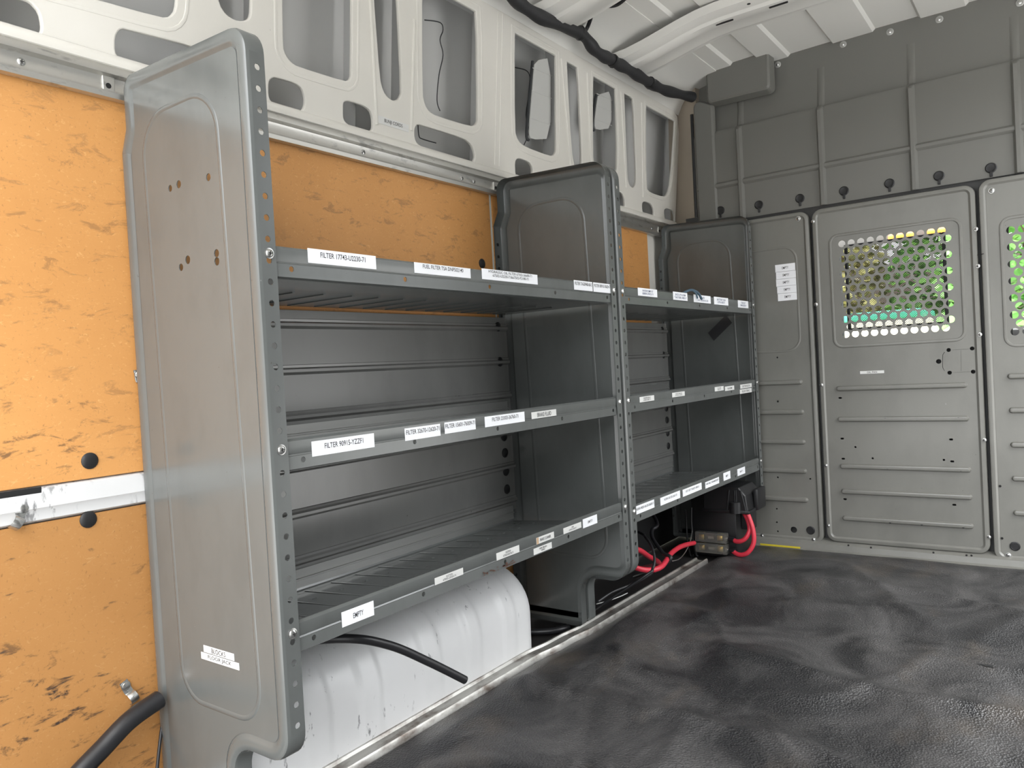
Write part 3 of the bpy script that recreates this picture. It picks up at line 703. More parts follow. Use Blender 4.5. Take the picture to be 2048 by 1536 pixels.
# wheel arch: rounded box hump with raised bands
sec = [(-1.190, ZF - .002), (-1.190, ZF + .02)]
for k in range(11):
    t = math.pi / 2 * k / 10; sec.append((-1.315 + .125 * math.cos(t), -.655 + .125 * math.sin(t)))
sec += [(-1.36, -.528), (-1.391, -.527)]
def band(y):
    o = 0
    for c_, w in ((.80, .03), (.93, .035), (1.07, .03), (1.255, .035), (1.41, .03), (1.555, .03)):
        d = abs(y - c_) - w; o = max(o, min(1, max(0, -d / .006)))
    return .0055 * o
ysl = [.766 + i * .008 for i in range(int((1.64 - .766) / .008) + 1)] + [1.648, 1.656, 1.663, 1.669, 1.674, 1.677, 1.678]
b = MB(); vs = []; k = len(sec); cx, cz = -1.391, ZF
for y in ysl:
    e = 0 if y < 1.63 else 1 - math.sqrt(max(0, 1 - ((y - 1.63) / .048) ** 2))
    for i, (x_, z_) in enumerate(sec):
        q = Vector((x_ - cx, z_ - cz)); L = q.length; f = 1 + (band(y) * (1 if 1 < i < k - 2 else 0)) / max(L, .05); sh = e * .045 / max(L, .06)
        vs.append((cx + q.x * (f - sh), y, cz + q.y * (f - sh if i > 1 else 1) if i > 0 else z_))
b.add(vs, [(i * k + j, (i + 1) * k + j, (i + 1) * k + j + 1, i * k + j + 1) for i in range(len(ysl) - 1) for j in range(k - 1)] + [tuple((len(ysl) - 1) * k + j for j in range(k))], M_WHITE_SCUFF)
b.build('wheel_arch', label='white painted wheel arch hump under the long shelving unit', cat='wheel arch', sharp=50)

# ------------------------------------------------------------------ hoses and cables
def cable(name, pts, r, m, label, cat, n=10, group=None, k=8):
    b = MB(); b.tube(spline(pts, k), r, m, n); return b.build(name, label=label, cat=cat, group=group, sharp=60)
b = MB(); pth = spline([(-1.33, .80, -.490), (-1.20, .84, -.478), at(690, 1277, 'x', -1.09), at(780, 1291, 'x', -1.06), at(860, 1325, 'x', -1.04), at(930, 1360, 'x', -1.02)], 10)
b.tube(pth, .0084, M_RUBBER, 14); d = (pth[-1] - pth[-2]).normalized()
b.lathe([(.0064, 0), (.0064, .0004)], pth[-1], d, M_DARK, 12)
b.build('rubber_hose', label='short black rubber hose sticking out over the wheel arch', cat='hose')
cable('conduit', [at(60, 1660, 'x', -1.33), at(150, 1555, 'x', -1.335), at(205, 1497, 'x', -1.34), at(260, 1440, 'x', -1.345), at(318, 1399, 'x', -1.355)], .0165, M_RUBBER, 'thick black conduit sagging across the lower hardboard', 'conduit', 16)
cable('wire', [at(312, 1560, 'x', -1.36), at(318, 1500, 'x', -1.37), at(324, 1450, 'x', -1.38), at(330, 1400, 'x', -1.385)], .003, M_RUBBER, 'thin black wire running down beside the shelf foot near the wheel arch', 'wire', 8)
hp = [at(985, -60, 'x', -1.262), at(1030, -2, 'x', -1.262), at(1085, 36, 'x', -1.262), at(1160, 66, 'x', -1.262), at(1192, 102, 'x', -1.262), at(1226, 122, 'x', -1.26), at(1262, 142, 'x', -1.258), at(1300, 166, 'x', -1.255), at(1335, 182, 'x', -1.245), at(1384, 194, 'x', -1.228)]
root = empty('wire_harness', hp[4], 'thick black taped wire harness running along the edge of the roof', 'wire harness')
b = MB(); ss = spline(hp, 8); b.tube(ss, [.0195 + .0022 * math.sin(i * .9) for i in range(len(ss))], M_TAPE, 14); b.build('trunk', root, sharp=60)
b = MB(); j0 = at(1167, 68, 'x', -1.25)
b.tube(spline([j0, at(1176, 52, 'z', 1.125), at(1184, 28, 'z', 1.13), at(1189, 8, 'z', 1.14), at(1192, -20, 'z', 1.15)], 8), .0065, M_TAPE, 10)
b.tube(spline([at(1189, 7, 'z', 1.139), at(1212, 12, 'z', 1.135), at(1235, 9, 'z', 1.135), at(1256, -8, 'z', 1.14)], 8), .006, M_TAPE, 10)
b.build('branch', root, sharp=60)
b = MB()
for i in (3, 5, 7):
    b = MB(); b.tube([hp[i] + Vector((0, -.008, .002)), hp[i] + Vector((0, .008, -.002))], .0225, M_BLACK, 14); b.build('tape_wrap', root)
blue = [at(1358, 592, 'x', -1.03), at(1368, 585, 'x', -1.006), at(1383, 580, 'x', -.994), at(1396, 586, 'x', -.988), at(1402, 596, 'x', -.985), at(1403, 598, 'x', -.985)]
b = MB(); b.tube(spline(blue, 6), .0042, M_BLUE, 10)
b.tube(spline([at(1384, 580, 'x', -.994), at(1392, 587, 'x', -.987), at(1395, 597, 'x', -.985)], 6), .003, M_BLUE, 8)
b.build('cord', label='blue grey cord end hanging over the top shelf lip of the shorter unit', cat='cord')
# equipment box with hood, fuse holders, cables
root = empty('equipment_box', (-1.12, 2.87, ZF + .006), 'black plastic box with a ribbed terminal hood under the bottom shelf by the partition', 'equipment box')
b = MB(); b.bbox((-1.215, 2.795, ZF + .006), (-1.034, 2.96, -.50), M_BLACK, .006); b.build('box_body', root)
b = MB()
b.bbox((-1.16, 2.775, -.588), (-.975, 2.96, -.575), M_BLACK, .003)
out = rounded([(-1.155, -.585, .004), (-.982, -.585, .004), (-.990, -.52, .004), (-1.015, -.490, .006), (-1.10, -.487, .006), (-1.155, -.50, .004)], 3)
b.rings(out, [(0, -.15), (0, 0), (.003, .004)], Vector((0, 2.785, 0)), X, Z, M_BLACK)
for xx, x2 in ((-1.062, -1.05), (-1.03, -1.03), (-1.024, -1.024), (-.989, -1.006)):
    b.tube([(xx, 2.779, -.58), (x2, 2.779, -.50)], .0032, M_BLACK, 8)
b.lathe([(.024, 0), (.024, .040), (.022, .042)], (-1.03, 2.785, -.586), Z, M_BLACK, 18)
b.build('terminal_hood', root)
b = MB()
for dx in (-.205, -.165):
    pass
b.bbox((-.984, 2.85, -.585), (-.966, 2.94, -.505), M_BLACK, .004); b.bbox((-1.032, 2.84, -.66), (-.992, 2.9, -.59), M_BLACK, .003); b.build('side_bracket', root)
def fuse(z0, label):
    r_ = empty('fuse_holder', (-1.125, 2.772, z0), label, 'fuse holder', 'clear fuse holders on the black box')
    b = MB(); b.bbox((-1.186, 2.783, z0), (-1.068, 2.7945, z0 + .037), M_BLACK, .002); b.build('base', r_)
    for xx in (-1.165, -1.092):
        b = MB(); b.bbox((xx - .011, 2.771, z0 + .008), (xx + .011, 2.783, z0 + .029), M_BRASS, .0015)
        b.lathe([(.006, 0), (.006, .004), (.0035, .0042), (.0035, .008)], (xx, 2.7712, z0 + .0185), (0, -1, 0), M_BRASS, 6); b.build('terminal', r_, label='brass terminal')
    b = MB(); b.bbox((-1.140, 2.776, z0 + .013), (-1.116, 2.780, z0 + .024), M_ALU, .0008, 1); b.build('fuse_strip', r_)
    b = MB(); q = rrect(-1.190, z0 - .001, -1.064, z0 + .038, .004, 3)
    b.rings(q, [(0, -.022), (0, 0), (.002, .002)], Vector((0, 2.764, 0)), X, Z, M_CLEAR); b.build('clear_cover', r_, label='clear smoked plastic cover')
    b = MB(); b.tube([(-1.072, 2.776, z0 + .018), (-1.056, 2.776, z0 + .018)], .008, M_ZINC, 12); b.build('lug', r_)
fuse(-.7035, 'upper clear fuse holder with brass terminals on the black box')
fuse(-.7445, 'lower clear fuse holder with brass terminals on the black box')
RC = 'red battery cables'
cable('red_cable', [(-1.052, 2.776, -.6855), (-1.02, 2.765, -.690), (-.992, 2.765, -.676), (-.978, 2.775, -.645), (-.988, 2.79, -.612), (-1.004, 2.80, -.5895)], .0085, M_RED, 'red cable looping from the upper fuse holder up into the terminal hood', 'cable', 12, RC)
cable('red_cable', [(-1.052, 2.776, -.7265), (-1.02, 2.762, -.738), (-.985, 2.758, -.728), (-.962, 2.765, -.69), (-.964, 2.772, -.64), (-.982, 2.780, -.5895)], .0085, M_RED, 'red cable looping from the lower fuse holder up into the terminal hood', 'cable', 12, RC)
for z0, w in ((-.6855, 'upper'), (-.7265, 'lower')):
    cable('cable_boot', [(-1.058, 2.776, z0), (-1.036, 2.770, z0 - .002)], .0098, M_RUBBER, 'black boot on the red cable at the %s fuse holder' % w, 'cable boot', 12)
G = lambda px, py, y: at(px, py, 'y', y)
cable('red_cable', [G(1262, 1095, 2.1), G(1280, 1101, 2.15), G(1296, 1112, 2.25), G(1318, 1128, 2.35), (-1.30, 2.5, ZF + .012)], .0085, M_RED, 'red cable end beside the flange of the shorter unit, above the looped one', 'cable', 12, RC)
cable('red_cable', [G(1255, 1128, 2.10), G(1280, 1138, 2.12), G(1304, 1140, 2.16), G(1322, 1134, 2.2), G(1332, 1122, 2.26), G(1342, 1107, 2.36), G(1358, 1095, 2.48), G(1374, 1089, 2.6), G(1388, 1086, 2.7)], .0085, M_RED, 'red cable looping over the floor under the bottom shelf of the shorter unit', 'cable', 12, RC)
BC = 'black cables under the shorter unit'
cable('black_cable', [(-1.30, 2.55, -.50), G(1314, 1045, 2.45), G(1304, 1060, 2.4), G(1306, 1078, 2.36), G(1325, 1105, 2.3), G(1338, 1122, 2.28), (-1.235, 2.29, ZF + .01)], .0065, M_RUBBER, 'black cable dropping from the wall and bending to the floor by the red loop', 'cable', 10, BC)
cable('black_cable', [(-1.385, 2.25, -.50), G(1272, 1062, 2.2), G(1292, 1076, 2.15), G(1304, 1095, 2.1), G(1309, 1118, 2.07), G(1305, 1138, 2.04), G(1290, 1152, 2.0), (-1.21, 1.94, ZF + .012), (-1.24, 1.84, ZF + .006)], .0042, M_RUBBER, 'thin black cable curving down past the red loop to the floor track', 'cable', 10, BC)
cable('black_cable', [G(1196, 1203, 1.92), G(1225, 1184, 1.98), G(1260, 1170, 2.04), G(1290, 1155, 2.12), G(1305, 1142, 2.2), (-1.27, 2.4, ZF + .01)], .0042, M_RUBBER, 'black cable lying along the floor behind the track', 'cable', 10, BC)
cable('black_cable', [G(1372, 1020, 2.80), G(1373, 1050, 2.80), G(1375, 1080, 2.79), G(1382, 1112, 2.79), (-1.205, 2.78, ZF + .008)], .004, M_BLACK, 'left black cable of the tied pair beside the fuse holders', 'cable', 8, BC)
cable('black_cable', [G(1383, 1015, 2.79), G(1383, 1048, 2.785), G(1387, 1080, 2.78), G(1393, 1110, 2.78), (-1.188, 2.775, ZF + .008)], .004, M_BLACK, 'right black cable of the tied pair beside the fuse holders', 'cable', 8, BC)
cable('grey_wire', [G(1384, 1062, 2.74), G(1380, 1084, 2.66), G(1370, 1105, 2.58), G(1358, 1118, 2.5), G(1345, 1122, 2.42)], .0018, M_ALU, 'thin grey wire slanting down from the tied cables to the floor', 'wire', 6)
cable('white_wire', [G(1193, 1208, 1.95), G(1215, 1202, 2.0), G(1240, 1193, 2.06), G(1255, 1186, 2.10)], .0014, M_PAPER_WARM, 'thin white wire on the floor behind the shelf foot', 'wire', 6)
cable('floor_cable', [(-1.37, 1.72, ZF + .012), (-1.30, 1.75, ZF + .012), (-1.225, 1.80, ZF + .012), (-1.20, 1.85, ZF + .012)], .009, M_RUBBER, 'black cable on the floor between the wheel arch and the shelf foot', 'cable', 10)

# ------------------------------------------------------------------ partition: three bolted lower panels
OB = Vector((0, YB, 0))
def rib_pad(b, x0, x1, z, h=.025, m=M_BULK, d=.0105):
    b.rings(rrect(x0, z - h / 2, x1, z + h / 2, h * .49, 5), [(0, -.001), (.002, .0), (.006, d), (.009, d + .0008)], OB + Vector((0, .005, 0)), X, Z, m)
def dots(b, pts, r=.0042, off=.0055):
    for p in pts: b.lathe([(r, 0), (r, .0006)], (p[0], YB + off, p[1]), (0, -1, 0), M_DARK, 10)
def panel(x0, x1, z0, z1, holes, r=.035):
    b = MB(); q = rrect(x0, z0, x1, z1, r, 7)
    b.rings(q, [(0, -.030), (0, -.006), (.002, -.001), (.006, 0), (.014, 0), (.018, -.0035), (.021, -.005)], OB, X, Z, M_BULK, True, holes)
    return b
def perforation(x0, z0, nx=11, nz=13, px=.0329, pz=.0284, r=.0127, lim=9):
    hs = []
    for j in range(nz):
        for i in range(nx):
            x = x0 + i * px + (px / 2 if j % 2 else 0)
            if x < lim: hs.append(circ(x, z0 - j * pz, r, 14))
    return hs
def xz(px, py): p = at(px, py, 'y', YB); return (p.x, p.z)
PG = 'grey steel partition panels'
# wing behind the shelving
h = [circ(*xz(1587, 1060), .0125, 16), circ(*xz(1555, 803), .004, 8), circ(*xz(1555, 955), .004, 8), circ(*xz(1620, 958), .0035, 8), circ(*xz(1554, 715), .0035, 8),
     circ(*xz(1553, 1018), .0035, 8), circ(*xz(1553, 1045), .0035, 8), circ(*xz(1555, 1063), .0035, 8)]
b = panel(-1.26, -.789, -.742, .547, h)
b.bead(rrect(-1.2, .012, -.843, .418, .05), .005, .003, OB + Vector((0, .005, 0)), X, Z, M_BULK)
for z in (-.112, -.229, -.347, -.462, -.576): rib_pad(b, -1.18, -.838, z)
b.bead([xz(1520, 1004), xz(1538, 1008), xz(1546, 1018), xz(1548, 1060)], .0008, .0008, OB + Vector((0, .005, 0)), X, Z, M_ALU, False)
b.bead([xz(1505, 1031), xz(1547, 1033)], .0012, .0008, OB + Vector((0, .005, 0)), X, Z, M_DARK, False)
wing = b.build('partition_panel', label='narrow grey partition panel beside the shelving with a column of EMPTY labels', cat='partition panel', group=PG)
c1, c2 = at(1549, 534, 'y', YB), at(1593, 600, 'y', YB)
for k in range(5):
    z = .339 - k * .0285; x = -.886 + (.0, .002, .001, .0035, .005)[k]
    sticker(wing, Vector((x, YB + .0038, z)), X, Z, .077, .0295, ['EMPTY'], M_PAPER, tw=.32, fill=.5, label='%s white label of the five reading EMPTY' % ('top', 'second', 'middle', 'fourth', 'bottom')[k])
for px, py in ((1596, 437), (1627, 1080), (1524, 1072)): inst(SCREW_Y, 'screw', Vector((at(px, py, 'y', YB).x, YB + .003, at(px, py, 'y', YB).z)), wing)
inst(CAP_Y, 'plug', Vector((*[at(1621, 1061, 'y', YB)[0]], YB + .004, at(1621, 1061, 'y', YB)[2])), wing).scale = (1.35, 1, 1.35)
# centre door
h = perforation(-.674, .402)
for px, py, w in ((1679.8, 796, 1), (1683.9, 877.4, 1), (1901.9, 879.2, 1), (1685.9, 917.8, 1), (1904.2, 923.1, 1), (1689.7, 998.7, 1), (1908.3, 1010.1, 1)):
    x, z = xz(px, py); h.append(rrect(x - .0062, z - .0034, x + .0062, z + .0034, .0033, 3))
for px, py in ((1710.3, 894.4), (1744.8, 917), (1887.5, 920.1)): h.append(circ(*xz(px, py), .004, 8))
for px, py in ((1897, 700), (1944, 697), (1877, 723), (1899, 745.5), (1946, 743.5)): h.append(circ(*xz(px, py), .0085 if px == 1877 else .007, 12))
h.append(slit([xz(1889, 742), xz(1885, 735), xz(1885, 710), xz(1889, 704)], .0014)); h.append(slit([xz(1904, 700), xz(1938, 698)], .0008)); h.append(slit([xz(1906, 745), xz(1940, 743.5)], .0008)); h.append(slit([xz(1921.5, 701), xz(1922, 742)], .0008))
b = panel(-.777, -.240, -.730, .546, h)
b.bead(rrect(-.716, .016, -.288, .437, .03), .006, .0045, OB + Vector((0, .005, 0)), X, Z, M_BULK)
for z in (-.142, -.257, -.436, -.532, -.634): rib_pad(b, -.720, -.284, z - .0 + (.0 if z > -.2 else -.002))
dots(b, [xz(1770.9, 838), xz(1834, 838), xz(1917, 837), xz(1775.3, 935.7), xz(1921.8, 940), xz(1780.8, 1044), xz(1844, 1048), xz(1927, 1053.5)], .0042, -.0060)
cx = -.438
b.bead(circ(cx, .4915, .0105, 20), .0011, .0011, OB + Vector((0, .005, 0)), X, Z, M_BULK)
b.text('R', OB + Vector((cx, .005, .4915)), X, Z, .008, .011, M_BULK, lift=.001)
b.text('RANGER DESIGN', OB + Vector((-.515, .005, .4885)), X, Z, .118, .0135, M_BULK, lift=.0012)
for zz in (.4795, .4985): b.bead([(-.576, zz), (-.455, zz)], .0009, .001, OB + Vector((0, .005, 0)), X, Z, M_BULK, False)
door = b.build('partition_panel', label='centre grey partition panel with a perforated window and an OIL PAN label', cat='partition panel', group=PG)
sticker(door, Vector((-.590, YB + .004, -.0845)), X, Z, .082, .0105, ['OIL PAN'], M_PAPER_WARM, tw=.42, fill=.85, label='white label reading OIL PAN')
for px, py in ((1626, 443), (1632, 609), (1643, 770), (1652, 931), (1657, 1051), (1952, 458), (1956, 532), (1960, 669), (1969, 880), (1978, 1074)):
    p = at(px, py, 'y', YB); inst(SCREW_Y, 'screw', Vector((p.x, YB - .0006 if px < 1700 else YB - .0006, p.z)), door).scale = (.7, 1, .7)
# right panel
h = perforation(-.143, .373, 6, 13)
b = panel(-.230, .20, -.748, .553, h)
b.bead(rrect(-.170, -.014, .14, .415, .03), .006, .0045, OB + Vector((0, .005, 0)), X, Z, M_BULK)
for z in (-.117, -.232, -.349, -.463, -.580): rib_pad(b, -.172, .14, z)
dots(b, [xz(2000, 972.5), xz(2004, 1077)], .0042, .0028)
b.add([OB + X * a + Z * c_ + Y * e for a, c_, e in ((-.2405, .30, -.001), (-.2215, .302, -.004), (-.2215, .305, -.004), (-.2405, .303, -.001))], [(0, 1, 2, 3)], M_DARK)
rp = b.build('partition_panel', label='grey partition panel cut by the right edge of the photo, with pressed ribs', cat='partition panel', group=PG)
for px, py in ((1983, 381), (2017, 1111)):
    p = at(px, py, 'y', YB); inst(SCREW_Y, 'screw', Vector((p.x, YB + .003, p.z)), rp)
inst(CAP_Y, 'plug', Vector((at(2030, 1093, 'y', YB).x, YB + .004, at(2030, 1093, 'y', YB).z)), rp).scale = (1.3, 1, 1.3)
# wire screens in black frames behind both perforated windows
def screen(parent, x0, x1, z0, z1, y):
    b = MB(); w = .012
    for a, c_ in (((x0 - w, y, z0 - w), (x0, y + .012, z1 + w)), ((x1, y, z0 - w), (x1 + w, y + .012, z1 + w)), ((x0, y, z0 - w), (x1, y + .012, z0)), ((x0, y, z1), (x1, y + .012, z1 + w))): b.bbox(a, c_, M_BLACK, .002, 1)
    b.build('screen_frame', parent, label='black screen frame')
    b = MB(); s = .0075; n = int((x1 - x0) / s); k = int((z1 - z0) / s * 1.15); q = .0008
    for i in range(n + k):                      # two families of slanted strands
        for sg in (1, -1):
            xa = x0 + (i - (0 if sg > 0 else k)) * s + (0 if sg > 0 else 0); xb_ = xa + sg * -k * s if sg > 0 else xa + k * s
            za, zb = z0, z1
            def clipx(xa, za, xb_, zb):
                if xa == xb_: return None
                pts = []
                t0, t1 = 0.0, 1.0
                dx = xb_ - xa
                for lim, sgn in ((x0, 1), (x1, -1)):
                    t = (lim - xa) / dx
                    if (dx > 0) == (sgn > 0): t0 = max(t0, t)
                    else: t1 = min(t1, t)
                return None if t0 >= t1 else (xa + dx * t0, za + (zb - za) * t0, xa + dx * t1, za + (zb - za) * t1)
            c_ = clipx(xa, za, xb_, zb)
            if not c_: continue
            d = Vector((c_[2] - c_[0], c_[3] - c_[1])).normalized(); nn = Vector((-d.y, d.x)) * q
            yy = y + .006
            b.add([(c_[0] + nn.x, yy, c_[1] + nn.y), (c_[2] + nn.x, yy, c_[3] + nn.y), (c_[2] - nn.x, yy, c_[3] - nn.y), (c_[0] - nn.x, yy, c_[1] - nn.y),
                   (c_[0], yy + .0012, c_[1]), (c_[2], yy + .0012, c_[3])], [(0, 1, 2, 3), (0, 4, 5, 1), (3, 2, 5, 4)], M_BLACK)
    b.build('wire_mesh', parent, label='black wire mesh')
screen(door, -.668, -.352, .085, .392, YB + .06)
screen(rp, -.098, .12, .03, .335, YB + .05)
# sill under the partition
b = MB(); b.prof_y([(0, 0), (0, 0)], 0, 0, M_BULK) if False else None
b.sweep([(.0, -.015), (-.030, -.015), (-.034, .0), (-.034, .006), (-.018, .010), (-.014, .030), (.02, .046), (.03, .046), (.03, -.015)], (-1.3, .46), lambda i: (Vector(((-1.3, .46)[i], YB, ZF)), Y, Z), M_BULK, closed=True)
for px, py in ((1697, 1090.5), (1742, 1095), (1867, 1105), (1933, 1110.5), (1943, 1111)): b.lathe([(.0036, 0), (.0036, .001)], Vector((at(px, py, 'y', YB - .016).x, YB - .0168, at(px, py, 'y', YB - .016).z)), (0, -1, 0), M_DARK, 8)
sill = b.build('trim_1', kind='structure')
b = MB(); p0, p1 = at(1523, 1087, 'z', ZF + .012), at(1603, 1094, 'z', ZF + .012)
b.box((p0.x, YB - .036, ZF + .009), (p1.x, YB - .0335, ZF + .016), M_YELLOW); b.build('yellow_strip', sill, label='yellow strip')

# ------------------------------------------------------------------ upper bulkhead (front wall)
YU = 3.088
b = MB()
zs = [.562, .60, .70, .925, .938, .944, 1.0, 1.10, 1.20]; yo = [0, 0, 0, 0, .006, .026, .036, .050, .064]
def yup(z):
    for i in range(len(zs) - 1):
        if z <= zs[i + 1]: return YU + yo[i] + (yo[i + 1] - yo[i]) * (z - zs[i]) / (zs[i + 1] - zs[i])
    return YU + yo[-1]
xl, xr = -1.236, .47
b.add([(x, yup(z), z) for z in zs for x in (xl, xr)], [(2 * i, 2 * i + 1, 2 * i + 3, 2 * i + 2) for i in range(len(zs) - 1)], M_PLASTIC_GREY)
b.add([(x + (.0 if e else 0), yup(z) + e, z) for z in zs for x, e in ((xl, 0), (xl - .012, .012), (xl - .016, .10))], [(3 * i + j, 3 * i + j + 1, 3 * (i + 1) + j + 1, 3 * (i + 1) + j) for i in range(len(zs) - 1) for j in (0, 1)], M_PLASTIC_GREY)
def vrib(x, z0, z1, w=.0095, d=.013):
    k = 8; zz = [z0 + (z1 - z0) * i / k for i in range(k + 1)] if z1 > .93 else [z0, z1]
    if z1 > .93: zz = sorted(set([z0, .922, .932, .940, .946, 1.0, 1.06, z1]))
    pf = [(-w * 1.5, -.001), (-w * 1.0, d * .6), (-w * .6, d), (w * .6, d), (w * 1.0, d * .6), (w * 1.5, -.001)]; vs = []
    for z in zz:
        f = 1 if z < .93 else max(.05, .62 - (z - .93) * 3.4)
        vs += [(x + a, yup(z) - h_ * f, z) for a, h_ in pf]
    n = len(pf); b.add(vs, [(i * n + j, i * n + j + 1, (i + 1) * n + j + 1, (i + 1) * n + j) for i in range(len(zz) - 1) for j in range(n - 1)], M_PLASTIC_GREY)
for x in (-1.052, -.737, -.425, -.112, .20): vrib(x, .562, 1.10)
xs = [xl, -1.052, -.737, -.425, -.112, .20, xr]
for a, c_ in zip(xs[:-1], xs[1:]):
    pf = [(-.014, -.001), (-.009, .006), (-.005, .009), (.005, .009), (.009, .006), (.014, -.001)]
    b.add([(x, YU - h_, .712 + z) for x in (a, c_) for z, h_ in pf], [(j, j + 1, 6 + j + 1, 6 + j) for j in range(5)], M_PLASTIC_GREY)
b.rings(rounded([(-1.17, 1.045, .02), (-.905, 1.040, .02), (-.905, 1.21, .01), (-1.17, 1.21, .01)], 6), [(0, -.06), (.004, -.006), (.012, 0)], Vector((0, 3.055, 0)), X, Z, M_PLASTIC_GREY)
b.rings(rounded([(-1.24, .56, .01), (-1.15, .56, .01), (-1.15, 1.05, .02), (-1.24, 1.10, .03)], 6), [(0, -.02), (.004, -.006), (.010, 0)], Vector((0, 3.078, 0)), X, Z, M_PLASTIC_GREY)
b.add([(xl, YU + .012, .45), (xr, YU + .012, .45), (xr, YU + .012, -.76), (xl, YU + .012, -.76)], [(0, 1, 2, 3)], M_DARK) if False else None
wall_front = b.build('wall_front', kind='structure', sharp=30)
b = MB()
b.lathe([(.0175, 0), (.0175, .002), (.0145, .004), (.012, .003), (.004, .003)], (0, 0, 0), (0, -1, 0), M_BLACK, 20); b.bbox((-.0045, -.004, -.030), (.0045, 0, -.012), M_BLACK, .0012, 1)
PL = bpy.data.objects.new('plug', b.mesh('plug', Vector((0, 0, 0))))
for px, py in ((1441, 421), (1518, 410), (1600, 397), (1688, 382), (1779, 367), (1878, 352), (1982, 336)):
    p = at(px, py, 'y', YU); inst(PL, 'plug', Vector((p.x, YU - .0004, p.z)), wall_front, label='black plastic plug with a tab')
b = MB(); b.lathe([(.0125, 0), (.0125, .0015), (.0085, .003), (.0082, .001), (.006, .001)], (0, 0, 0), (0, -1, -.1), M_WASHER, 18); b.lathe([(.0055, 0), (.0055, .005), (.003, .006)], (0, 0, 0), (0, -1, -.1), M_ZINC, 14)
WS = bpy.data.objects.new('screw', b.mesh('screw', Vector((0, 0, 0))))
for px, py in ((1554, 128), (1685, 87), (1779, 62), (1878, 37), (2040, 4)):
    p = at(px, py, 'y', 3.135); inst(WS, 'screw', Vector((p.x, yup(p.z) - .001, p.z)), wall_front, label='bright screw with a washer')
# lower wall behind the partition panels, with the two window openings
b = MB()
ww = [rrect(-.70, .03, -.30, .425, .02), rrect(-.15, -.01, .16, .40, .02)]
b.plate([(-1.40, ZF), (.47, ZF), (.47, .60), (-1.30, .60), (-1.30, .56), (-1.40, .56)], ww, Vector((0, YB + .038, 0)), X, Z, M_CAB, .004)
b.build('lower_sheet', wall_front)
# corner pillar
b = MB(); b.add([(-1.46, 3.205, -.75), (-1.236, 3.112, -.75), (-1.236, 3.112, 1.21), (-1.40, 3.205, 1.21), (-1.46, 3.24, -.75), (-1.22, 3.22, -.75), (-1.22, 3.22, 1.21), (-1.40, 3.24, 1.21)], [(0, 1, 2, 3), (7, 6, 5, 4), (1, 5, 6, 2), (0, 3, 7, 4)], M_BEIGE)
pil = b.build('trim_2', kind='structure')
b = MB(); b.tube([(-1.262, 3.119, .56), (-1.259, 3.119, 1.04)], .0075, M_RUBBER, 8); b.build('seal_strip', pil, label='black rubber seal')

# ------------------------------------------------------------------ roof
CXR = -.47
def zr(x): return 1.168 + .016 * (1 - min(1, ((x - CXR) / .72) ** 2))
b = MB()
xs = [-1.125]
sw = [(-1.06, .0), (-1.05, .010), (-.965, .010), (-.955, 0), (-.86, 0), (-.85, .010), (-.70, .010), (-.69, 0), (-.55, 0), (-.54, .01), (-.40, .01), (-.39, 0), (-.25, 0), (-.24, .01), (-.09, .01), (-.08, 0), (.02, 0), (.03, .01), (.12, .01), (.13, 0), (.185, 0)]
pf = [(-1.125, 0)] + sw
b.add([(x, y, zr(x) + d) for y in (WY0, 3.2) for x, d in pf], [(j, j + 1, len(pf) + j + 1, len(pf) + j) for j in range(len(pf) - 1)], M_ROOF)
b.add([(x, y, z) for y in (WY0, 3.2) for x, z in ((.185, 1.168), (.26, 1.15), (.35, 1.11), (.40, 1.06))], [(j, j + 1, 4 + j + 1, 4 + j) for j in range(3)], M_ROOF)
ceil = b.build('ceiling', kind='structure', sharp=25)
def bow(y0, y1, name):
    b = MB(); k = 26; vs = []
    pf = [(y0, .030), (y0 + .004, .003), (y0 + .012, .0), (y0 + .05, -.002), (y0 + .060, -.010), (y0 + .095, -.012), (y0 + .107, -.006), (y1 - .05, -.004), (y1 - .04, .004), (y1 - .01, .006), (y1, .030)]
    n = len(pf)
    for i in range(k + 1):
        x = -1.30 + (.40 - -1.30) * i / k; t = min(1, (x + 1.30) / .40); t = t * t * (3 - 2 * t); t2 = min(1, (.40 - x) / .3); t2 = t2 * t2 * (3 - 2 * t2)
        zc = 1.084 + .060 * min(t, t2) 
        vs += [(x, y, zc + d) for y, d in pf]
    b.add(vs, [(i * n + j, i * n + j + 1, (i + 1) * n + j + 1, (i + 1) * n + j) for i in range(k) for j in range(n - 1)], M_ROOF)
    zb = 1.1435
    for x in (-.90, -.72, -.55, -.30, -.05):
        b.bbox((x - .03, y0 + .074, zb - .0145), (x + .03, y0 + .080, zb - .0085), M_DARK, .001, 1)
        b.bead([(x - .036, y0 + .070), (x + .036, y0 + .070)], .004, .003, Vector((0, 0, zb - .0118)), -X, Y, M_ROOF, False) if False else None
    for x in (-.98, -.80, -.63, -.38): b.lathe([(.006, 0), (.006, .0012)], (x, y0 + .028, zb + .0005), (0, 0, -1), M_DARK, 10)
    for x in (-.64, -.42): b.lathe([(.013, 0), (.012, .002), (.0065, .0025)], (x, y0 + .085, zb - .010), (0, 0, -1), M_ROOF, 14); b.lathe([(.006, 0), (.006, .0012)], (x, y0 + .085, zb - .0125), (0, 0, -1), M_DARK, 10)
    b.lathe([(.019, 0), (.019, .0014)], (-1.135, y0 + .105, 1.1225), (0, 0, -1), M_DARK, 16)
    for x, dy in ((-1.10, .13), (-1.17, .12)): b.lathe([(.005, 0), (.005, .0014)], (x, y0 + dy, 1.1225), (0, 0, -1), M_DARK, 8)
    return b.build(name, ceil)
bow(2.48, 2.71, 'roof_bow'); bow(1.98, 2.17, 'roof_bow'); bow(1.38, 1.55, 'roof_bow'); bow(.6, .78, 'roof_bow')
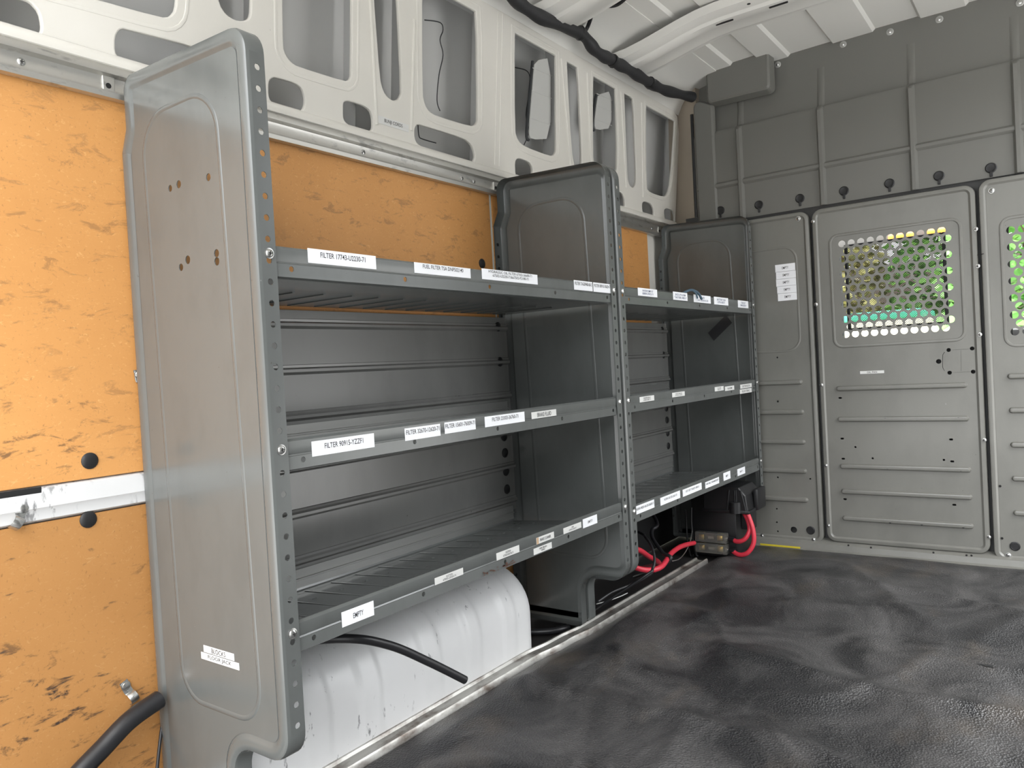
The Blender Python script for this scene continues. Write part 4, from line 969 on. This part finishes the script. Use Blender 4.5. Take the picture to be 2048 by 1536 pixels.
# right wall with the open side door, out of frame
b = MB(); b.plate([(WY0, ZF), (1.92, ZF), (1.92, 1.0), (2.95, 1.0), (2.95, ZF), (3.2, ZF), (3.2, 1.07), (WY0, 1.07)], [], Vector((.465, 0, 0)), Y, Z, M_STEEL, .02)
b.build('wall_right', kind='structure')

# ------------------------------------------------------------------ the cab and the yard beyond the partition
b = MB(); b.plate([(-1.40, 3.16), (.48, 3.16), (.48, 3.90), (-1.40, 3.90)], [], Vector((0, 0, .56)), X, Y, M_HEAD, .02); b.build('cab_headliner', label='grey headliner of the cab above the windscreen beyond the partition', cat='headliner')
b = MB(); b.bbox((-1.40, 4.05, -.4), (.48, 4.4, .06), M_CAB, .03); b.build('dashboard', label='dark dashboard under the windscreen beyond the partition', cat='dashboard')
root = empty('light_bar', (-.8, 4.9, .60), 'grey bar with amber lamps seen through the top of the perforated window', 'light bar')
b = MB(); b.bbox((-1.15, 4.84, .615), (-.25, 4.92, .675), M_HEAD, .008); b.build('bar', root)
b = MB()
for x in (-.745, -.555): 
    b = MB(); b.bbox((x - .065, 4.80, .615), (x + .065, 4.845, .648), M_AMBER, .012, 3); b.build('amber_lamp', root, label='lit amber lamp')
b = MB(); b.tube([(-1.1, 4.88, -1.4), (-1.1, 4.88, .62)], .02, M_BLACK, 8); b.build('post', root); b = MB(); b.tube([(-.3, 4.88, -1.4), (-.3, 4.88, .62)], .02, M_BLACK, 8); b.build('post', root)
b = MB(); b.box((-30, -14, -1.45), (30, 40, -1.40), M_ASPHALT); b.build('ground', kind='structure')
b = MB(); b.bbox((-4.2, 8.4, -1.4), (1.2, 9.6, .29), M_CREAM, .03); b.build('cream_trailer', label='low cream trailer parked beyond the cab, seen through the bottom holes', cat='trailer')
b = MB(); b.bbox((-2.15, 8.5, .29), (-1.15, 9.4, .385), M_TEAL, .03, 3); b.build('teal_tarp', label='teal bundle lying on the cream trailer', cat='tarp')
def hedge(x0, x1, y0, y1, z0, z1, m, label, n, seed, tw=.0):
    root = empty('hedge', ((x0 + x1) / 2, (y0 + y1) / 2, -1.4), label, 'hedge', 'shrubs beyond the cab'); rr = random.Random(seed); b = MB()
    for i in range(n):
        p = Vector((x0 + (x1 - x0) * rr.random(), y0 + (y1 - y0) * rr.random(), z0 + (z1 - z0) * rr.random()))
        d = Vector((rr.gauss(0, 1), rr.gauss(0, 1) - .4, rr.gauss(0, 1))).normalized(); u, w = rot_frame(d); s = .05 + rr.random() * .06
        b.add([p - u * s, p + w * s * .5, p + u * s, p - w * s * .5 + d * s * .3], [(0, 1, 2, 3)], m)
    b.build('foliage', root, sharp=180, kind='stuff')
    b = MB(); b.tube([((x0 + x1) / 2, (y0 + y1) / 2, -1.4), ((x0 + x1) / 2 + .1, (y0 + y1) / 2, z1 * .6)], .06, M_BARK, 8)
    for k in range(4): b.tube([((x0 + x1) / 2, (y0 + y1) / 2, z0 * .3), (x0 + (x1 - x0) * (k + .5) / 4, (y0 + y1) / 2, z1 * .9)], .025, M_BARK, 6)
    b.build('stem', root)
hedge(-1.75, .2, 10.0, 11.6, -1.3, 2.6, M_LEAF, 'green leafy shrub behind the middle of the cream trailer', 5200, 3)
hedge(-3.6, -1.9, 10.0, 11.2, -1.3, 2.3, M_LEAF2, 'yellowish dry shrub left of the green shrub beyond the cab', 4200, 5)
hedge(-.85, 1.4, 7.0, 8.2, -1.3, 1.9, M_LEAF3, 'bright green shrub seen through the right hand perforated panel', 3800, 9)
b = MB(); b.box((-9, 15, -1.4), (6, 15.3, 1.5), M_FENCE); b.build('timber_fence', label='dark brown timber fence behind the shrubs beyond the cab', cat='fence')

# ------------------------------------------------------------------ light: bright overcast sky through the open rear and side doors
w = bpy.data.worlds.new('sky'); SC.world = w; w.use_nodes = True; N_ = w.node_tree.nodes; L_ = w.node_tree.links
bg = N_['Background']; tc = N_.new('ShaderNodeTexCoord'); sp = N_.new('ShaderNodeSeparateXYZ'); L_.new(tc.outputs['Generated'], sp.inputs[0])
rp_ = N_.new('ShaderNodeValToRGB'); L_.new(sp.outputs['Z'], rp_.inputs['Fac'])
rp_.color_ramp.elements[0].position = 0.0; rp_.color_ramp.elements[0].color = (.15, .152, .15, 1)      # tree line low down
rp_.color_ramp.elements[1].position = .75; rp_.color_ramp.elements[1].color = (1.0, 1.0, 1.0, 1)       # bright overcast above
for p_, c_ in ((.14, (.17, .172, .17, 1)), (.26, (.60, .62, .64, 1)), (.45, (.86, .88, .90, 1))):
    e_ = rp_.color_ramp.elements.new(p_); e_.color = c_
L_.new(rp_.outputs['Color'], bg.inputs['Color']); bg.inputs['Strength'].default_value = 2.2
SC.view_settings.view_transform = 'Standard'; SC.view_settings.look = 'None'; SC.view_settings.exposure = 2.0; SC.view_settings.gamma = 1.0
SC.view_settings.use_curve_mapping = False
SC.cycles.max_bounces = 8; SC.cycles.diffuse_bounces = 3; SC.cycles.use_denoising = True
